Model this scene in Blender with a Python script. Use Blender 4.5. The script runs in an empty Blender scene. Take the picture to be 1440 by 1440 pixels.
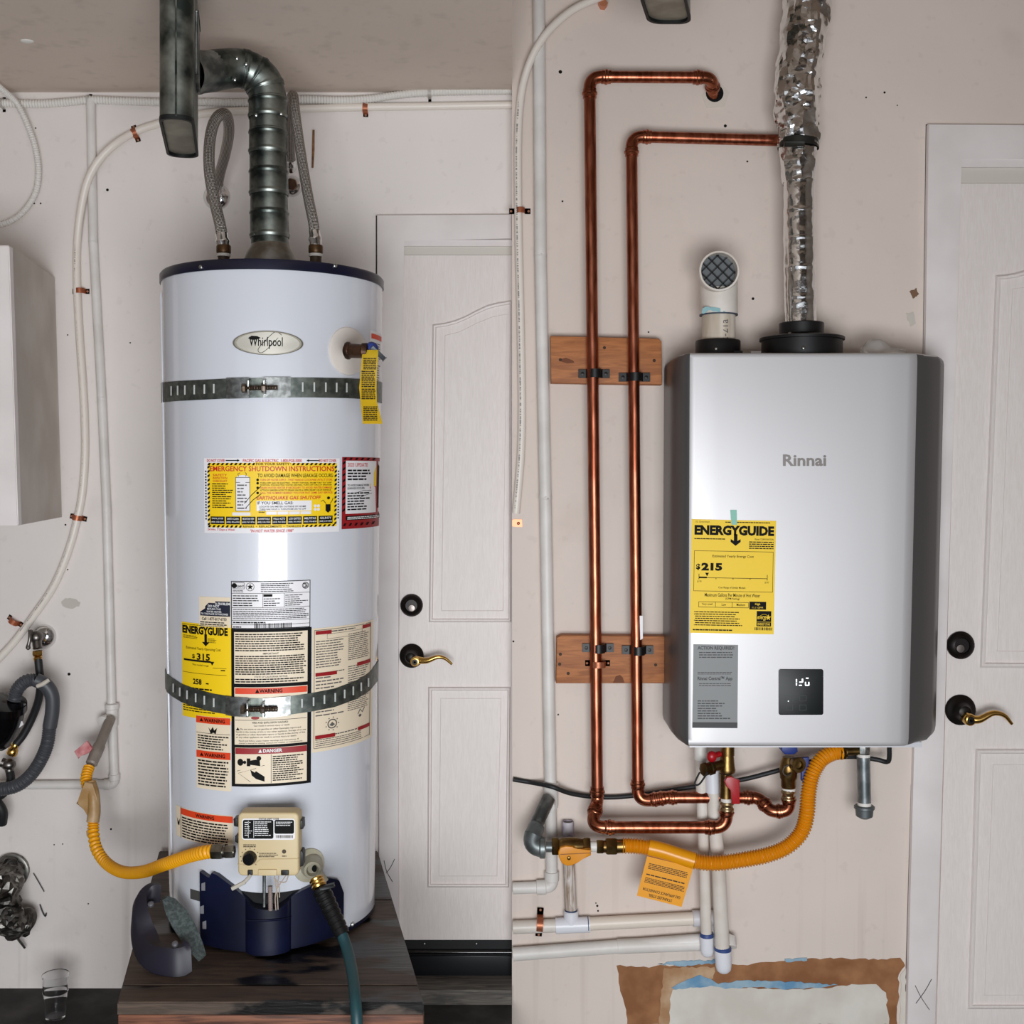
import bpy, bmesh, math, random
from math import pi, sin, cos, tan, atan2, radians, sqrt
from mathutils import Vector, Matrix, noise
random.seed(7)
SC = bpy.context.scene
COL = SC.collection
# ------------------------------------------------------------------ camera, light, exposure
DIST = 3.0            # camera to the back wall
FPX = 1650.0          # focal length in pixels of a 1440 frame
HY = 660.0            # horizon row
ZC = 1.327            # camera height over the floor
cam = bpy.data.cameras.new('camera')
cam.sensor_fit = 'HORIZONTAL'; cam.sensor_width = 36.0
cam.lens = 36.0 * FPX / 1440.0
cam.shift_y = (HY - 720.0) / 1440.0
cam.clip_start = 0.05
cam_o = bpy.data.objects.new('camera', cam); COL.objects.link(cam_o)
cam_o.location = (0, -DIST, ZC); cam_o.rotation_euler = (pi/2, 0, 0)
SC.camera = cam_o
world = bpy.data.worlds.new('sky'); SC.world = world; world.use_nodes = True
bg = world.node_tree.nodes['Background']
bg.inputs[0].default_value = (0.88, 0.93, 1.0, 1); bg.inputs[1].default_value = 0.7
def area(name, loc, rot, sx, sy, watts, col):
    l = bpy.data.lights.new(name, 'AREA'); l.shape = 'RECTANGLE'; l.size = sx; l.size_y = sy
    l.energy = watts; l.color = col
    o = bpy.data.objects.new(name, l); COL.objects.link(o); o.location = loc; o.rotation_euler = rot
    return o
area('garage_door_daylight', (0.15, -3.75, 0.62), (radians(90), 0, 0), 1.7, 1.05, 80, (0.94, 0.97, 1.0))
SC.view_settings.view_transform = 'Standard'; SC.view_settings.look = 'None'
SC.view_settings.gamma = 1.0; SC.view_settings.exposure = 0.12
SC.view_settings.use_curve_mapping = False
try:
    SC.cycles.use_denoising = True; SC.cycles.max_bounces = 8; SC.cycles.diffuse_bounces = 5
    SC.cycles.glossy_bounces = 4; SC.cycles.sample_clamp_indirect = 6
except Exception: pass

# ------------------------------------------------------------------ helpers
def P(px, py, d):
    k = (DIST - d) / FPX
    return Vector(((px - 720.0) * k, -d, ZC + (HY - py) * k))
def M(d): return (DIST - d) / FPX                     # metres per pixel at depth d
def lin(c):
    c /= 255.0
    return c / 12.92 if c <= 0.04045 else ((c + 0.055) / 1.055) ** 2.4
def rgb(r, g, b): return (lin(r), lin(g), lin(b), 1.0)

_mats = {}
def mat(name, col, rough=0.6, metal=0.0, var=None, vscale=8.0, bump=0.0, bscale=60.0, coat=0.0, stretch=None, emit=0.0, spec=None, detail=4.0, lo=0.4, hi=0.65):
    if name in _mats: return _mats[name]
    m = bpy.data.materials.new(name); m.use_nodes = True
    nt = m.node_tree; b = nt.nodes['Principled BSDF']
    b.inputs['Base Color'].default_value = rgb(*col)
    b.inputs['Roughness'].default_value = rough; b.inputs['Metallic'].default_value = metal
    if coat: b.inputs['Coat Weight'].default_value = coat; b.inputs['Coat Roughness'].default_value = 0.07
    if spec is not None: b.inputs['Specular IOR Level'].default_value = spec
    tc = nt.nodes.new('ShaderNodeTexCoord'); mp = nt.nodes.new('ShaderNodeMapping')
    nt.links.new(tc.outputs['Object'], mp.inputs[0])
    if stretch: mp.inputs['Scale'].default_value = stretch
    if var:
        n = nt.nodes.new('ShaderNodeTexNoise'); n.inputs['Scale'].default_value = vscale; n.inputs['Detail'].default_value = detail
        nt.links.new(mp.outputs[0], n.inputs[0])
        r = nt.nodes.new('ShaderNodeValToRGB')
        r.color_ramp.elements[0].position = lo; r.color_ramp.elements[1].position = hi
        r.color_ramp.elements[0].color = rgb(*var); r.color_ramp.elements[1].color = rgb(*col)
        nt.links.new(n.outputs[0], r.inputs[0]); nt.links.new(r.outputs[0], b.inputs['Base Color'])
    if bump:
        n2 = nt.nodes.new('ShaderNodeTexNoise'); n2.inputs['Scale'].default_value = bscale; n2.inputs['Detail'].default_value = 3
        nt.links.new(mp.outputs[0], n2.inputs[0])
        bp = nt.nodes.new('ShaderNodeBump'); bp.inputs['Strength'].default_value = bump; bp.inputs['Distance'].default_value = 0.002
        nt.links.new(n2.outputs[0], bp.inputs['Height']); nt.links.new(bp.outputs[0], b.inputs['Normal'])
    if emit:
        b.inputs['Emission Color'].default_value = rgb(*col); b.inputs['Emission Strength'].default_value = emit
    _mats[name] = m
    return m

class MB:
    def __init__(s):
        s.bm = bmesh.new(); s.uv = s.bm.loops.layers.uv.new('UVMap')
    def face(s, vs):
        try: return s.bm.faces.new(vs)
        except ValueError: return None
    def poly(s, pts): return s.face([s.bm.verts.new(p) for p in pts])
    def box(s, lo, hi, bev=0.0, seg=2):
        r = bmesh.ops.create_cube(s.bm, size=1.0)
        vs = r['verts']
        for v in vs:
            v.co = Vector([(lo[i] + hi[i]) / 2 + v.co[i] * (hi[i] - lo[i]) for i in range(3)])
        if bev:
            es = list({e for v in vs for e in v.link_edges})
            bmesh.ops.bevel(s.bm, geom=es, offset=bev, segments=seg, affect='EDGES', profile=0.5)
        return s
    def obox(s, c, ax, ay, az, hx, hy, hz, bev=0.0):
        """box with centre c, unit axes and half sizes"""
        r = bmesh.ops.create_cube(s.bm, size=2.0); vs = r['verts']
        for v in vs: v.co = c + ax * (v.co.x * hx) + ay * (v.co.y * hy) + az * (v.co.z * hz)
        if bev:
            es = list({e for v in vs for e in v.link_edges})
            bmesh.ops.bevel(s.bm, geom=es, offset=bev, segments=2, affect='EDGES', profile=0.5)
        return s
    def rings(s, rings, cap0=True, cap1=True, closed=True):
        """loft a list of rings (lists of Vectors, equal length)"""
        vr = [[s.bm.verts.new(p) for p in r] for r in rings]
        n = len(vr[0]); m = len(vr)
        for i in range(m - 1):
            for j in range(n if closed else n - 1):
                k = (j + 1) % n
                f = s.face((vr[i][j], vr[i][k], vr[i+1][k], vr[i+1][j]))
                if f:
                    for lp, (a, b) in zip(f.loops, ((j, i), (j+1, i), (j+1, i+1), (j, i+1))):
                        lp[s.uv].uv = (a / n, s._vv[b] if hasattr(s, '_vv') and s._vv else b / m)
        if cap0: s.face(list(reversed(vr[0])))
        if cap1: s.face(vr[-1])
        return s
    def tube(s, pts, r, seg=14, cap=True, flat=1.0):
        """tube along pts; r is a number, a list, or f(arc length, total)"""
        n = len(pts); L = [0.0]
        for i in range(1, n): L.append(L[-1] + (pts[i] - pts[i-1]).length)
        T = []
        for i in range(n):
            t = pts[min(i+1, n-1)] - pts[max(i-1, 0)]
            T.append(t.normalized() if t.length > 1e-9 else Vector((0, 0, 1)))
        up = Vector((0, -1, 0))
        if abs(T[0].dot(up)) > 0.9: up = Vector((1, 0, 0))
        N = (up - T[0] * up.dot(T[0])).normalized()
        out = []
        for i in range(n):
            if i:
                N = (N - T[i] * N.dot(T[i]))
                N = N.normalized() if N.length > 1e-6 else T[i].orthogonal().normalized()
            B = T[i].cross(N)
            rr = r(L[i], L[-1]) if callable(r) else (r[i] if isinstance(r, (list, tuple)) else r)
            out.append([pts[i] + (N * cos(2*pi*j/seg) * flat + B * sin(2*pi*j/seg)) * rr for j in range(seg)])
        s._vv = L
        s.rings(out, cap, cap)
        s._vv = None
        return s
    def cyl(s, a, b, r0, r1=None, seg=20, cap=True):
        return s.tube([a, b], [r0, r0 if r1 is None else r1], seg, cap)
    def lathe(s, c, axis, prof, seg=24, cap0=True, cap1=True):
        """prof = [(height along axis, radius)...]"""
        ax = axis.normalized(); u = ax.orthogonal().normalized(); v = ax.cross(u)
        return s.rings([[c + ax * h + (u * cos(2*pi*j/seg) + v * sin(2*pi*j/seg)) * r for j in range(seg)] for h, r in prof], cap0, cap1)
    def hexn(s, c, axis, h, r): return s.lathe(c, axis, [(0, r*.93), (h*.12, r), (h*.88, r), (h, r*.93)], 6)
    def sphere(s, c, r, sx=1, sy=1, sz=1, seg=16):
        g = bmesh.ops.create_uvsphere(s.bm, u_segments=seg, v_segments=seg//2, radius=1.0)
        for v in g['verts']: v.co = c + Vector((v.co.x*r*sx, v.co.y*r*sy, v.co.z*r*sz))
        return s
    def prism(s, pix, d0, d1, bev=0.0):
        """polygon given in pixels at depth d1 (front), run straight back to d0"""
        f = [P(x, y, d1) for x, y in pix]; b = [Vector((p.x, -d0, p.z)) for p in f]
        fv = [s.bm.verts.new(p) for p in f]; bv = [s.bm.verts.new(p) for p in b]
        n = len(f); ff = s.face(fv); s.face(list(reversed(bv)))
        for i in range(n): s.face((fv[i], bv[i], bv[(i+1) % n], fv[(i+1) % n]))
        if bev and ff:
            bmesh.ops.bevel(s.bm, geom=list(ff.edges), offset=bev, segments=3, affect='EDGES', profile=0.5)
        return s
    def rect(s, b, f, lift=0.0, nx=1, ny=1):
        x0, y0, x1, y1 = b
        g = [[s.bm.verts.new(f(x0 + (x1-x0)*i/nx, y0 + (y1-y0)*j/ny, lift)) for i in range(nx+1)] for j in range(ny+1)]
        for j in range(ny):
            for i in range(nx): s.face((g[j][i], g[j+1][i], g[j+1][i+1], g[j][i+1]))
        return s
    def flat(s, pts, f, lift=0.0):
        s.poly([f(x, y, lift) for x, y in pts]); return s
    def frame(s, b, w, f, lift=0.0, nx=6):
        x0, y0, x1, y1 = b
        s.rect((x0, y0, x1, y0+w), f, lift, nx); s.rect((x0, y1-w, x1, y1), f, lift, nx)
        s.rect((x0, y0+w, x0+w, y1-w), f, lift); s.rect((x1-w, y0+w, x1, y1-w), f, lift)
        return s
    def text(s, t, b, f, lift=0.0, bold=0.0, rot=0, shear=0.0):
        """lettering stretched to fill the pixel box b"""
        vs, fs = glyphs(t, bold, shear)
        xs = [v[0] for v in vs]; ys = [v[1] for v in vs]
        ax, bx, ay, by = min(xs), max(xs), min(ys), max(ys)
        x0, y0, x1, y1 = b; out = []
        for x, y in vs:
            u = (x-ax)/(bx-ax or 1); w = (y-ay)/(by-ay or 1)
            if rot == 180: u, w = 1-u, 1-w
            if rot == 90: u, w = 1-w, u
            if rot == -90: u, w = w, 1-u
            out.append(s.bm.verts.new(f(x0 + (x1-x0)*u, y1 - (y1-y0)*w, lift)))
        for q in fs: s.face([out[i] for i in q])
        return s
    def greek(s, b, n, f, lift=0.0, seed=1, h=0.5, ragged=0.15):
        """illegible small print: dashes of word length"""
        rn = random.Random(seed); x0, y0, x1, y1 = b; p = (y1-y0)/n
        for i in range(n):
            end = x1 - (x1-x0) * ragged * rn.random(); x = x0; yy = y0 + p*i + p*(1-h)/2
            while x < end - 1.0:
                w = min(rn.uniform(1.6, 7.0) * p / 3.4 + 0.6, end - x)
                s.rect((x, yy, x+w, yy+p*h), f, lift)
                x += w + p*0.24
        return s

_gl = {}
def glyphs(t, bold, shear):
    k = (t, bold, shear)
    if k in _gl: return _gl[k]
    cu = bpy.data.curves.new('t', 'FONT'); cu.body = t; cu.size = 1.0; cu.resolution_u = 2
    cu.offset = bold; cu.shear = shear; cu.fill_mode = 'FRONT'
    o = bpy.data.objects.new('t', cu); COL.objects.link(o)
    bpy.context.view_layer.update()
    me = bpy.data.meshes.new_from_object(o.evaluated_get(bpy.context.evaluated_depsgraph_get()))
    r = ([(v.co.x, v.co.y) for v in me.vertices], [tuple(p.vertices) for p in me.polygons])
    bpy.data.objects.remove(o); bpy.data.curves.remove(cu); bpy.data.meshes.remove(me)
    _gl[k] = r
    return r

ORG = {}
PRINT = {'lettering', 'black_lettering', 'red_lettering', 'white_lettering', 'yellow_lettering', 'yellow_gap', 'hazard_border', 'fine_print', 'printed_line', 'white_field', 'cream_field', 'red_heading', 'orange_band', 'heater_drawing', 'label_field', 'key_outline', 'digits', 'wires', 'print', 'hinge_tab', 'red_band'}
def obj(name, mb, m, parent=None, smooth=40, origin=None, label=None):
    bm = mb.bm
    bmesh.ops.recalc_face_normals(bm, faces=bm.faces)
    me = bpy.data.meshes.new(name); 
    if origin is None:
        if len(bm.verts):
            xs = [v.co.x for v in bm.verts]; ys = [v.co.y for v in bm.verts]; zs = [v.co.z for v in bm.verts]
            origin = Vector(((min(xs)+max(xs))/2, (min(ys)+max(ys))/2, min(zs)))
        else: origin = Vector()
    bmesh.ops.translate(bm, verts=bm.verts, vec=-origin)
    bm.to_mesh(me); bm.free()
    if smooth:
        me.shade_smooth(); me.set_sharp_from_angle(angle=radians(smooth))
    o = bpy.data.objects.new(name, me); COL.objects.link(o)
    me.materials.append(m)
    ORG[o.name] = origin
    if parent is not None:
        o.parent = parent; o.location = origin - ORG[parent.name]
    else: o.location = origin
    if label: o['label'] = label
    if name in PRINT: o['kind'] = 'stuff'
    return o
def thing(name, label, cat, loc, group=None):
    o = bpy.data.objects.new(name, None); COL.objects.link(o); o.empty_display_size = 0.05
    o.location = loc; ORG[o.name] = Vector(loc)
    o['label'] = label; o['category'] = cat
    if group: o['group'] = group
    return o
def tag(o, label, cat, group=None):
    o['label'] = label; o['category'] = cat
    if group: o['group'] = group
    return o
def struct(o, label=None):
    o['kind'] = 'structure'
    if label: o['label'] = label
    return o
def catmull(pts, n=10):
    q = [pts[0]*2 - pts[1]] + list(pts) + [pts[-1]*2 - pts[-2]]; out = []
    for i in range(1, len(q)-2):
        a, b, c, d = q[i-1], q[i], q[i+1], q[i+2]
        for k in range(n):
            t = k/n
            out.append(0.5*((2*b) + (c-a)*t + (2*a-5*b+4*c-d)*t*t + (3*b-a-3*c+d)*t**3))
    out.append(q[-2].copy()); return out
def resample(pts, step):
    L = [0.0]
    for i in range(1, len(pts)): L.append(L[-1] + (pts[i]-pts[i-1]).length)
    n = max(2, int(L[-1]/step)); out = []; j = 0
    for i in range(n+1):
        s = L[-1]*i/n
        while j < len(pts)-2 and L[j+1] < s: j += 1
        t = (s-L[j])/max(1e-9, L[j+1]-L[j]); out.append(pts[j].lerp(pts[j+1], min(1, t)))
    return out
def PX(lst, d=None): return [P(*(p if len(p) == 3 else (p[0], p[1], d))) for p in lst]
def circ(cx, cy, r, n=24, sy=1.0): return [(cx + r*cos(2*pi*i/n), cy + r*sy*sin(2*pi*i/n)) for i in range(n)]
def rrect(x0, y0, x1, y1, r, n=4):
    o = []
    for cx, cy, a in ((x1-r, y0+r, -90), (x1-r, y1-r, 0), (x0+r, y1-r, 90), (x0+r, y0+r, 180)):
        for i in range(n+1): o.append((cx + r*cos(radians(a+90*i/n)), cy + r*sin(radians(a+90*i/n))))
    return o
def jag(pts, step=5.0, amp=1.6, seed=1):
    rn = random.Random(seed); out = []
    for i in range(len(pts)):
        a, b = pts[i], pts[(i+1) % len(pts)]
        L = sqrt((b[0]-a[0])**2 + (b[1]-a[1])**2); n = max(1, int(L/step))
        for k in range(n):
            t = k/n; out.append((a[0]+(b[0]-a[0])*t + rn.uniform(-amp, amp)*(k > 0), a[1]+(b[1]-a[1])*t + rn.uniform(-amp, amp)*(k > 0)))
    return out
def corr(r, amp, pitch):
    return lambda s, L: r + amp * cos(2*pi*s/pitch)
YDIR = Vector((0, -1, 0)); ZUP = Vector((0, 0, 1)); XDIR = Vector((1, 0, 0))

def pipe_run(root, pts, r, m, bend, fit=1.17, bead=True, collar=0.016, pipe_name='pipe', elbow_name='elbow', seg=18, mf=None, endcap=True):
    """a rigid run: each straight a part, each corner an elbow part with beaded collars"""
    mf = mf or m
    n = len(pts); trims = [0.0]*n
    for i in range(1, n-1):
        a = (pts[i]-pts[i-1]).normalized(); b = (pts[i+1]-pts[i]).normalized()
        ang = a.angle(b)
        trims[i] = min(bend*tan(ang/2), 0.48*min((pts[i]-pts[i-1]).length, (pts[i+1]-pts[i]).length))
    for i in range(n-1):
        a = (pts[i+1]-pts[i]).normalized()
        s = pts[i] + a*trims[i]; e = pts[i+1] - a*trims[i+1]
        if (e-s).length > 0.004: obj(pipe_name, MB().cyl(s, e, r, seg=seg), m, root)
    for i in range(1, n-1):
        a = (pts[i]-pts[i-1]).normalized(); b = (pts[i+1]-pts[i]).normalized()
        A = pts[i]-a*trims[i]; B = pts[i]+b*trims[i]
        arc = [A*(1-t)**2 + pts[i]*2*t*(1-t) + B*t*t for t in [k/10 for k in range(11)]]
        mb = MB().tube(arc, r*1.07, seg)
        lA = min(collar, 0.45*((pts[i]-pts[i-1]).length - trims[i])); lB = min(collar, 0.45*((pts[i+1]-pts[i]).length - trims[i]))
        for q, dr, ln in ((A, -a, lA), (B, b, lB)):
            prof = [(-0.002, r*1.06), (0.0, r*fit), (ln*.3, r*fit), (ln*.38, r*fit*1.12), (ln*.6, r*fit*1.12), (ln*.68, r*fit), (ln, r*fit), (ln+.0005, r)] if bead else [(-.002, r*1.05), (0, r*fit), (ln, r*fit), (ln+.001, r)]
            mb.lathe(q, dr, prof, seg, False, False)
        obj(elbow_name, mb, mf, root)

# ------------------------------------------------------------------ materials
def wall_mat(name, base, dirt, seed, streak=False):
    m = bpy.data.materials.new(name); m.use_nodes = True; nt = m.node_tree; b = nt.nodes['Principled BSDF']
    b.inputs['Roughness'].default_value = 0.62
    tc = nt.nodes.new('ShaderNodeTexCoord'); mp = nt.nodes.new('ShaderNodeMapping'); mp.inputs['Location'].default_value = (seed, seed*2, seed*.7)
    nt.links.new(tc.outputs['Object'], mp.inputs[0])
    def noi(sc, det, stretch=None):
        n = nt.nodes.new('ShaderNodeTexNoise'); n.inputs['Scale'].default_value = sc; n.inputs['Detail'].default_value = det
        if stretch:
            m2 = nt.nodes.new('ShaderNodeMapping'); m2.inputs['Scale'].default_value = stretch
            nt.links.new(mp.outputs[0], m2.inputs[0]); nt.links.new(m2.outputs[0], n.inputs[0])
        else: nt.links.new(mp.outputs[0], n.inputs[0])
        return n
    def ramp(n, lo, hi, c0, c1):
        r = nt.nodes.new('ShaderNodeValToRGB'); r.color_ramp.elements[0].position = lo; r.color_ramp.elements[1].position = hi
        r.color_ramp.elements[0].color = c0; r.color_ramp.elements[1].color = c1
        nt.links.new(n.outputs[0], r.inputs[0]); return r
    big = ramp(noi(2.2, 3), 0.35, 0.7, rgb(*[c*.965 for c in base]), rgb(*base))
    sp = ramp(noi(38, 5), 0.30, 0.36, (1, 1, 1, 1), (0, 0, 0, 1))
    sm = ramp(noi(5.0, 6), 0.62, 0.78, (0, 0, 0, 1), (1, 1, 1, 1))
    mx = nt.nodes.new('ShaderNodeMix'); mx.data_type = 'RGBA'; mx.inputs[7].default_value = rgb(*dirt)
    mu = nt.nodes.new('ShaderNodeMath'); mu.operation = 'MULTIPLY'; mu.inputs[1].default_value = 0.07
    nt.links.new(sp.outputs[0], mu.inputs[0]); nt.links.new(mu.outputs[0], mx.inputs[0]); nt.links.new(big.outputs[0], mx.inputs[6])
    mx2 = nt.nodes.new('ShaderNodeMix'); mx2.data_type = 'RGBA'; mx2.inputs[7].default_value = rgb(*dirt)
    mu2 = nt.nodes.new('ShaderNodeMath'); mu2.operation = 'MULTIPLY'; mu2.inputs[1].default_value = 0.12
    nt.links.new(sm.outputs[0], mu2.inputs[0]); nt.links.new(mu2.outputs[0], mx2.inputs[0]); nt.links.new(mx.outputs[2], mx2.inputs[6])
    # runs of dirt down the lower part of the wall
    st = ramp(noi(1.0, 3, (26, 26, .9)), 0.56, 0.74, (0, 0, 0, 1), (1, 1, 1, 1))
    sx = nt.nodes.new('ShaderNodeSeparateXYZ'); nt.links.new(tc.outputs['Object'], sx.inputs[0])
    mr = nt.nodes.new('ShaderNodeMapRange'); mr.inputs[1].default_value = 1.0; mr.inputs[2].default_value = .45; mr.inputs[3].default_value = 0; mr.inputs[4].default_value = .22
    nt.links.new(sx.outputs[2], mr.inputs[0])
    m5 = nt.nodes.new('ShaderNodeMath'); m5.operation = 'MULTIPLY'; nt.links.new(st.outputs[0], m5.inputs[0]); nt.links.new(mr.outputs[0], m5.inputs[1])
    mx3 = nt.nodes.new('ShaderNodeMix'); mx3.data_type = 'RGBA'; mx3.inputs[7].default_value = rgb(*dirt)
    nt.links.new(m5.outputs[0], mx3.inputs[0]); nt.links.new(mx2.outputs[2], mx3.inputs[6])
    nt.links.new(mx3.outputs[2], b.inputs['Base Color'])
    bp = nt.nodes.new('ShaderNodeBump'); bp.inputs['Strength'].default_value = 0.25; bp.inputs['Distance'].default_value = 0.003
    nt.links.new(noi(30, 4).outputs[0], bp.inputs['Height']); nt.links.new(bp.outputs[0], b.inputs['Normal'])
    return m
def grain_mat(name, c0, c1, axis, scale=6.0, stretch=14.0, rough=0.65, bump=0.3, stain=None, sscale=5, slo=.5, shi=.58, srough=None):
    """wood: noise stretched along the grain axis, optional dark stains of their own shape"""
    m = bpy.data.materials.new(name); m.use_nodes = True; nt = m.node_tree; b = nt.nodes['Principled BSDF']
    b.inputs['Roughness'].default_value = rough
    tc = nt.nodes.new('ShaderNodeTexCoord'); mp = nt.nodes.new('ShaderNodeMapping')
    sc = [stretch]*3; sc['xyz'.index(axis)] = 1.0; mp.inputs['Scale'].default_value = sc
    nt.links.new(tc.outputs['Object'], mp.inputs[0])
    n = nt.nodes.new('ShaderNodeTexNoise'); n.inputs['Scale'].default_value = scale; n.inputs['Detail'].default_value = 6; n.inputs['Distortion'].default_value = 1.2
    nt.links.new(mp.outputs[0], n.inputs[0])
    r = nt.nodes.new('ShaderNodeValToRGB'); e = r.color_ramp.elements
    e[0].position = .36; e[1].position = .66; e[0].color = rgb(*c0); e[1].color = rgb(*c1)
    nt.links.new(n.outputs[0], r.inputs[0]); out = r.outputs[0]
    if stain:
        s = nt.nodes.new('ShaderNodeTexNoise'); s.inputs['Scale'].default_value = sscale; s.inputs['Detail'].default_value = 5
        m3 = nt.nodes.new('ShaderNodeMapping'); ss = [2.2]*3; ss['xyz'.index(axis)] = 1.0; m3.inputs['Scale'].default_value = ss
        nt.links.new(tc.outputs['Object'], m3.inputs[0]); nt.links.new(m3.outputs[0], s.inputs[0])
        q = nt.nodes.new('ShaderNodeMapRange'); q.inputs[1].default_value = slo; q.inputs[2].default_value = shi
        nt.links.new(s.outputs[0], q.inputs[0])
        mx = nt.nodes.new('ShaderNodeMix'); mx.data_type = 'RGBA'; mx.inputs[7].default_value = rgb(*stain)
        nt.links.new(q.outputs[0], mx.inputs[0]); nt.links.new(out, mx.inputs[6]); out = mx.outputs[2]
        if srough is not None:
            q2 = nt.nodes.new('ShaderNodeMapRange'); q2.inputs[3].default_value = rough; q2.inputs[4].default_value = srough
            nt.links.new(q.outputs[0], q2.inputs[0]); nt.links.new(q2.outputs[0], b.inputs['Roughness'])
    nt.links.new(out, b.inputs['Base Color'])
    bp = nt.nodes.new('ShaderNodeBump'); bp.inputs['Strength'].default_value = bump; bp.inputs['Distance'].default_value = 0.002
    nt.links.new(n.outputs[0], bp.inputs['Height']); nt.links.new(bp.outputs[0], b.inputs['Normal'])
    return m
def braid_mat(name, c0, c1, nu=14, nv=900):
    m = bpy.data.materials.new(name); m.use_nodes = True; nt = m.node_tree; b = nt.nodes['Principled BSDF']
    b.inputs['Metallic'].default_value = 0.85; b.inputs['Roughness'].default_value = 0.38
    uv = nt.nodes.new('ShaderNodeUVMap'); sp = nt.nodes.new('ShaderNodeSeparateXYZ'); nt.links.new(uv.outputs[0], sp.inputs[0])
    def ma(op, a, b2):
        n = nt.nodes.new('ShaderNodeMath'); n.operation = op
        for i, v in enumerate((a, b2)):
            if v is None: continue
            if isinstance(v, (int, float)): n.inputs[i].default_value = v
            else: nt.links.new(v, n.inputs[i])
        return n.outputs[0]
    u = ma('MULTIPLY', sp.outputs[0], 2*pi*nu); v = ma('MULTIPLY', sp.outputs[1], nv)
    w = ma('MULTIPLY', ma('SINE', ma('ADD', u, v), None), ma('SINE', ma('SUBTRACT', u, v), None))
    r = nt.nodes.new('ShaderNodeValToRGB'); r.color_ramp.elements[0].position = .25; r.color_ramp.elements[1].position = .8
    r.color_ramp.elements[0].color = rgb(*c0); r.color_ramp.elements[1].color = rgb(*c1)
    nt.links.new(ma('ADD', ma('MULTIPLY', w, .5), .5), r.inputs[0]); nt.links.new(r.outputs[0], b.inputs['Base Color'])
    bp = nt.nodes.new('ShaderNodeBump'); bp.inputs['Strength'].default_value = 0.8; bp.inputs['Distance'].default_value = 0.001
    nt.links.new(w, bp.inputs['Height']); nt.links.new(bp.outputs[0], b.inputs['Normal'])
    return m

WALL_L = wall_mat('painted_wall_left', (232, 224, 219), (120, 105, 95), 1.0)
WALL_R = wall_mat('painted_wall_right', (222, 208, 198), (130, 105, 85), 4.3)
CEIL = wall_mat('painted_ceiling', (216, 200, 187), (150, 140, 130), 2.2)
TRIM = mat('trim_paint', (231, 224, 222), .5, var=(221, 213, 211), vscale=6, bump=.1, bscale=40)
DOORM = grain_mat('door_paint', (222, 213, 208), (229, 221, 217), 'z', 22, 10, .5, .16)
CONC = mat('stained_concrete', (62, 60, 58), .8, var=(28, 27, 26), vscale=9, bump=.4, bscale=30)
ENAMEL = mat('white_enamel', (210, 213, 221), .3, coat=.9, spec=.5)
NAVY = mat('navy_paint', (13, 19, 48), .32, spec=.5, var=(9, 13, 34), vscale=9)
GALV = mat('galvanised_steel', (168, 172, 170), .42, 1.0, var=(96, 102, 102), vscale=26, bump=.15, bscale=50)
GALVD = mat('weathered_duct_steel', (148, 154, 148), .40, 1.0, var=(58, 66, 64), vscale=16, bump=.3, bscale=24)
STRAPM = mat('strap_steel', (122, 128, 122), .45, .9, var=(90, 96, 92), vscale=60)
ZINC = mat('bright_zinc', (205, 207, 205), .3, 1.0, var=(150, 152, 150), vscale=90)
CHROME = mat('chrome', (225, 225, 225), .12, 1.0)
COPPER = mat('copper', (184, 112, 86), .3, 1.0, var=(140, 76, 54), vscale=14, stretch=(6, 6, 1))
COPPERF = mat('copper_fitting', (192, 120, 92), .25, 1.0, var=(148, 84, 60), vscale=20)
BRASS = mat('brass', (150, 122, 74), .34, 1.0, var=(110, 86, 50), vscale=30)
BRASSB = mat('polished_brass', (214, 170, 92), .22, 1.0)
WHITEP = mat('white_plastic', (226, 222, 216), .42)
CREAMP = mat('cream_tubing', (232, 223, 213), .38)
PVC = mat('white_pvc', (230, 224, 217), .38, var=(210, 201, 190), vscale=7)
PVCB = mat('bright_pvc', (226, 226, 232), .32)
PAINTP = mat('painted_pipe', (230, 226, 222), .45, var=(214, 209, 203), vscale=9)
YFLEX = mat('yellow_coated_flex', (236, 164, 14), .4)
YFLEXR = mat('amber_coated_flex', (222, 142, 10), .38)
YSTICK = mat('yellow_paper', (246, 206, 12), .5)
YTAG = mat('yellow_tag', (232, 198, 18), .5)
CREAM = mat('cream_sticker', (232, 216, 190), .45)
WSTICK = mat('white_sticker', (232, 230, 232), .4)
GSTICK = mat('grey_sticker', (128, 130, 130), .45)
BLACK = mat('black_ink', (10, 9, 10), .7, spec=.2)
INKN = mat('navy_ink', (22, 26, 48), .5)
INKR = mat('red_ink', (196, 28, 32), .5)
INKO = mat('orange_red_ink', (222, 66, 24), .5)
INKDR = mat('dark_red_ink', (150, 16, 26), .5)
INKG = mat('grey_ink', (96, 92, 92), .5)
INKW = mat('white_ink', (235, 235, 235), .5)
BLKP = mat('black_plastic', (16, 16, 17), .42, spec=.4)
BLKG = mat('black_gloss_plastic', (8, 8, 10), .14)
BLKR = mat('black_rubber', (24, 25, 27), .55)
GREYH = mat('grey_hose', (68, 70, 75), .45)
CLIPC = mat('clip_copper', (216, 142, 106), .42, .65)
BRONZE = mat('dark_bronze', (30, 25, 23), .38, .6)
BEIGE = mat('beige_plastic', (204, 184, 142), .45)
SILVER = mat('silver_paint', (194, 192, 193), .42, .45, spec=.5)
REDP = mat('red_plastic', (168, 14, 26), .35)
BLUEP = mat('blue_plastic', (18, 44, 120), .38)
TEAL = mat('teal_hose', (30, 66, 72), .42)
PURPLE = mat('dark_purple_plastic', (32, 29, 44), .5, var=(28, 26, 36), vscale=12)
FOAM = mat('grey_foam', (88, 98, 98), .9, var=(62, 70, 70), vscale=160, bump=.6, bscale=300)
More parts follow.
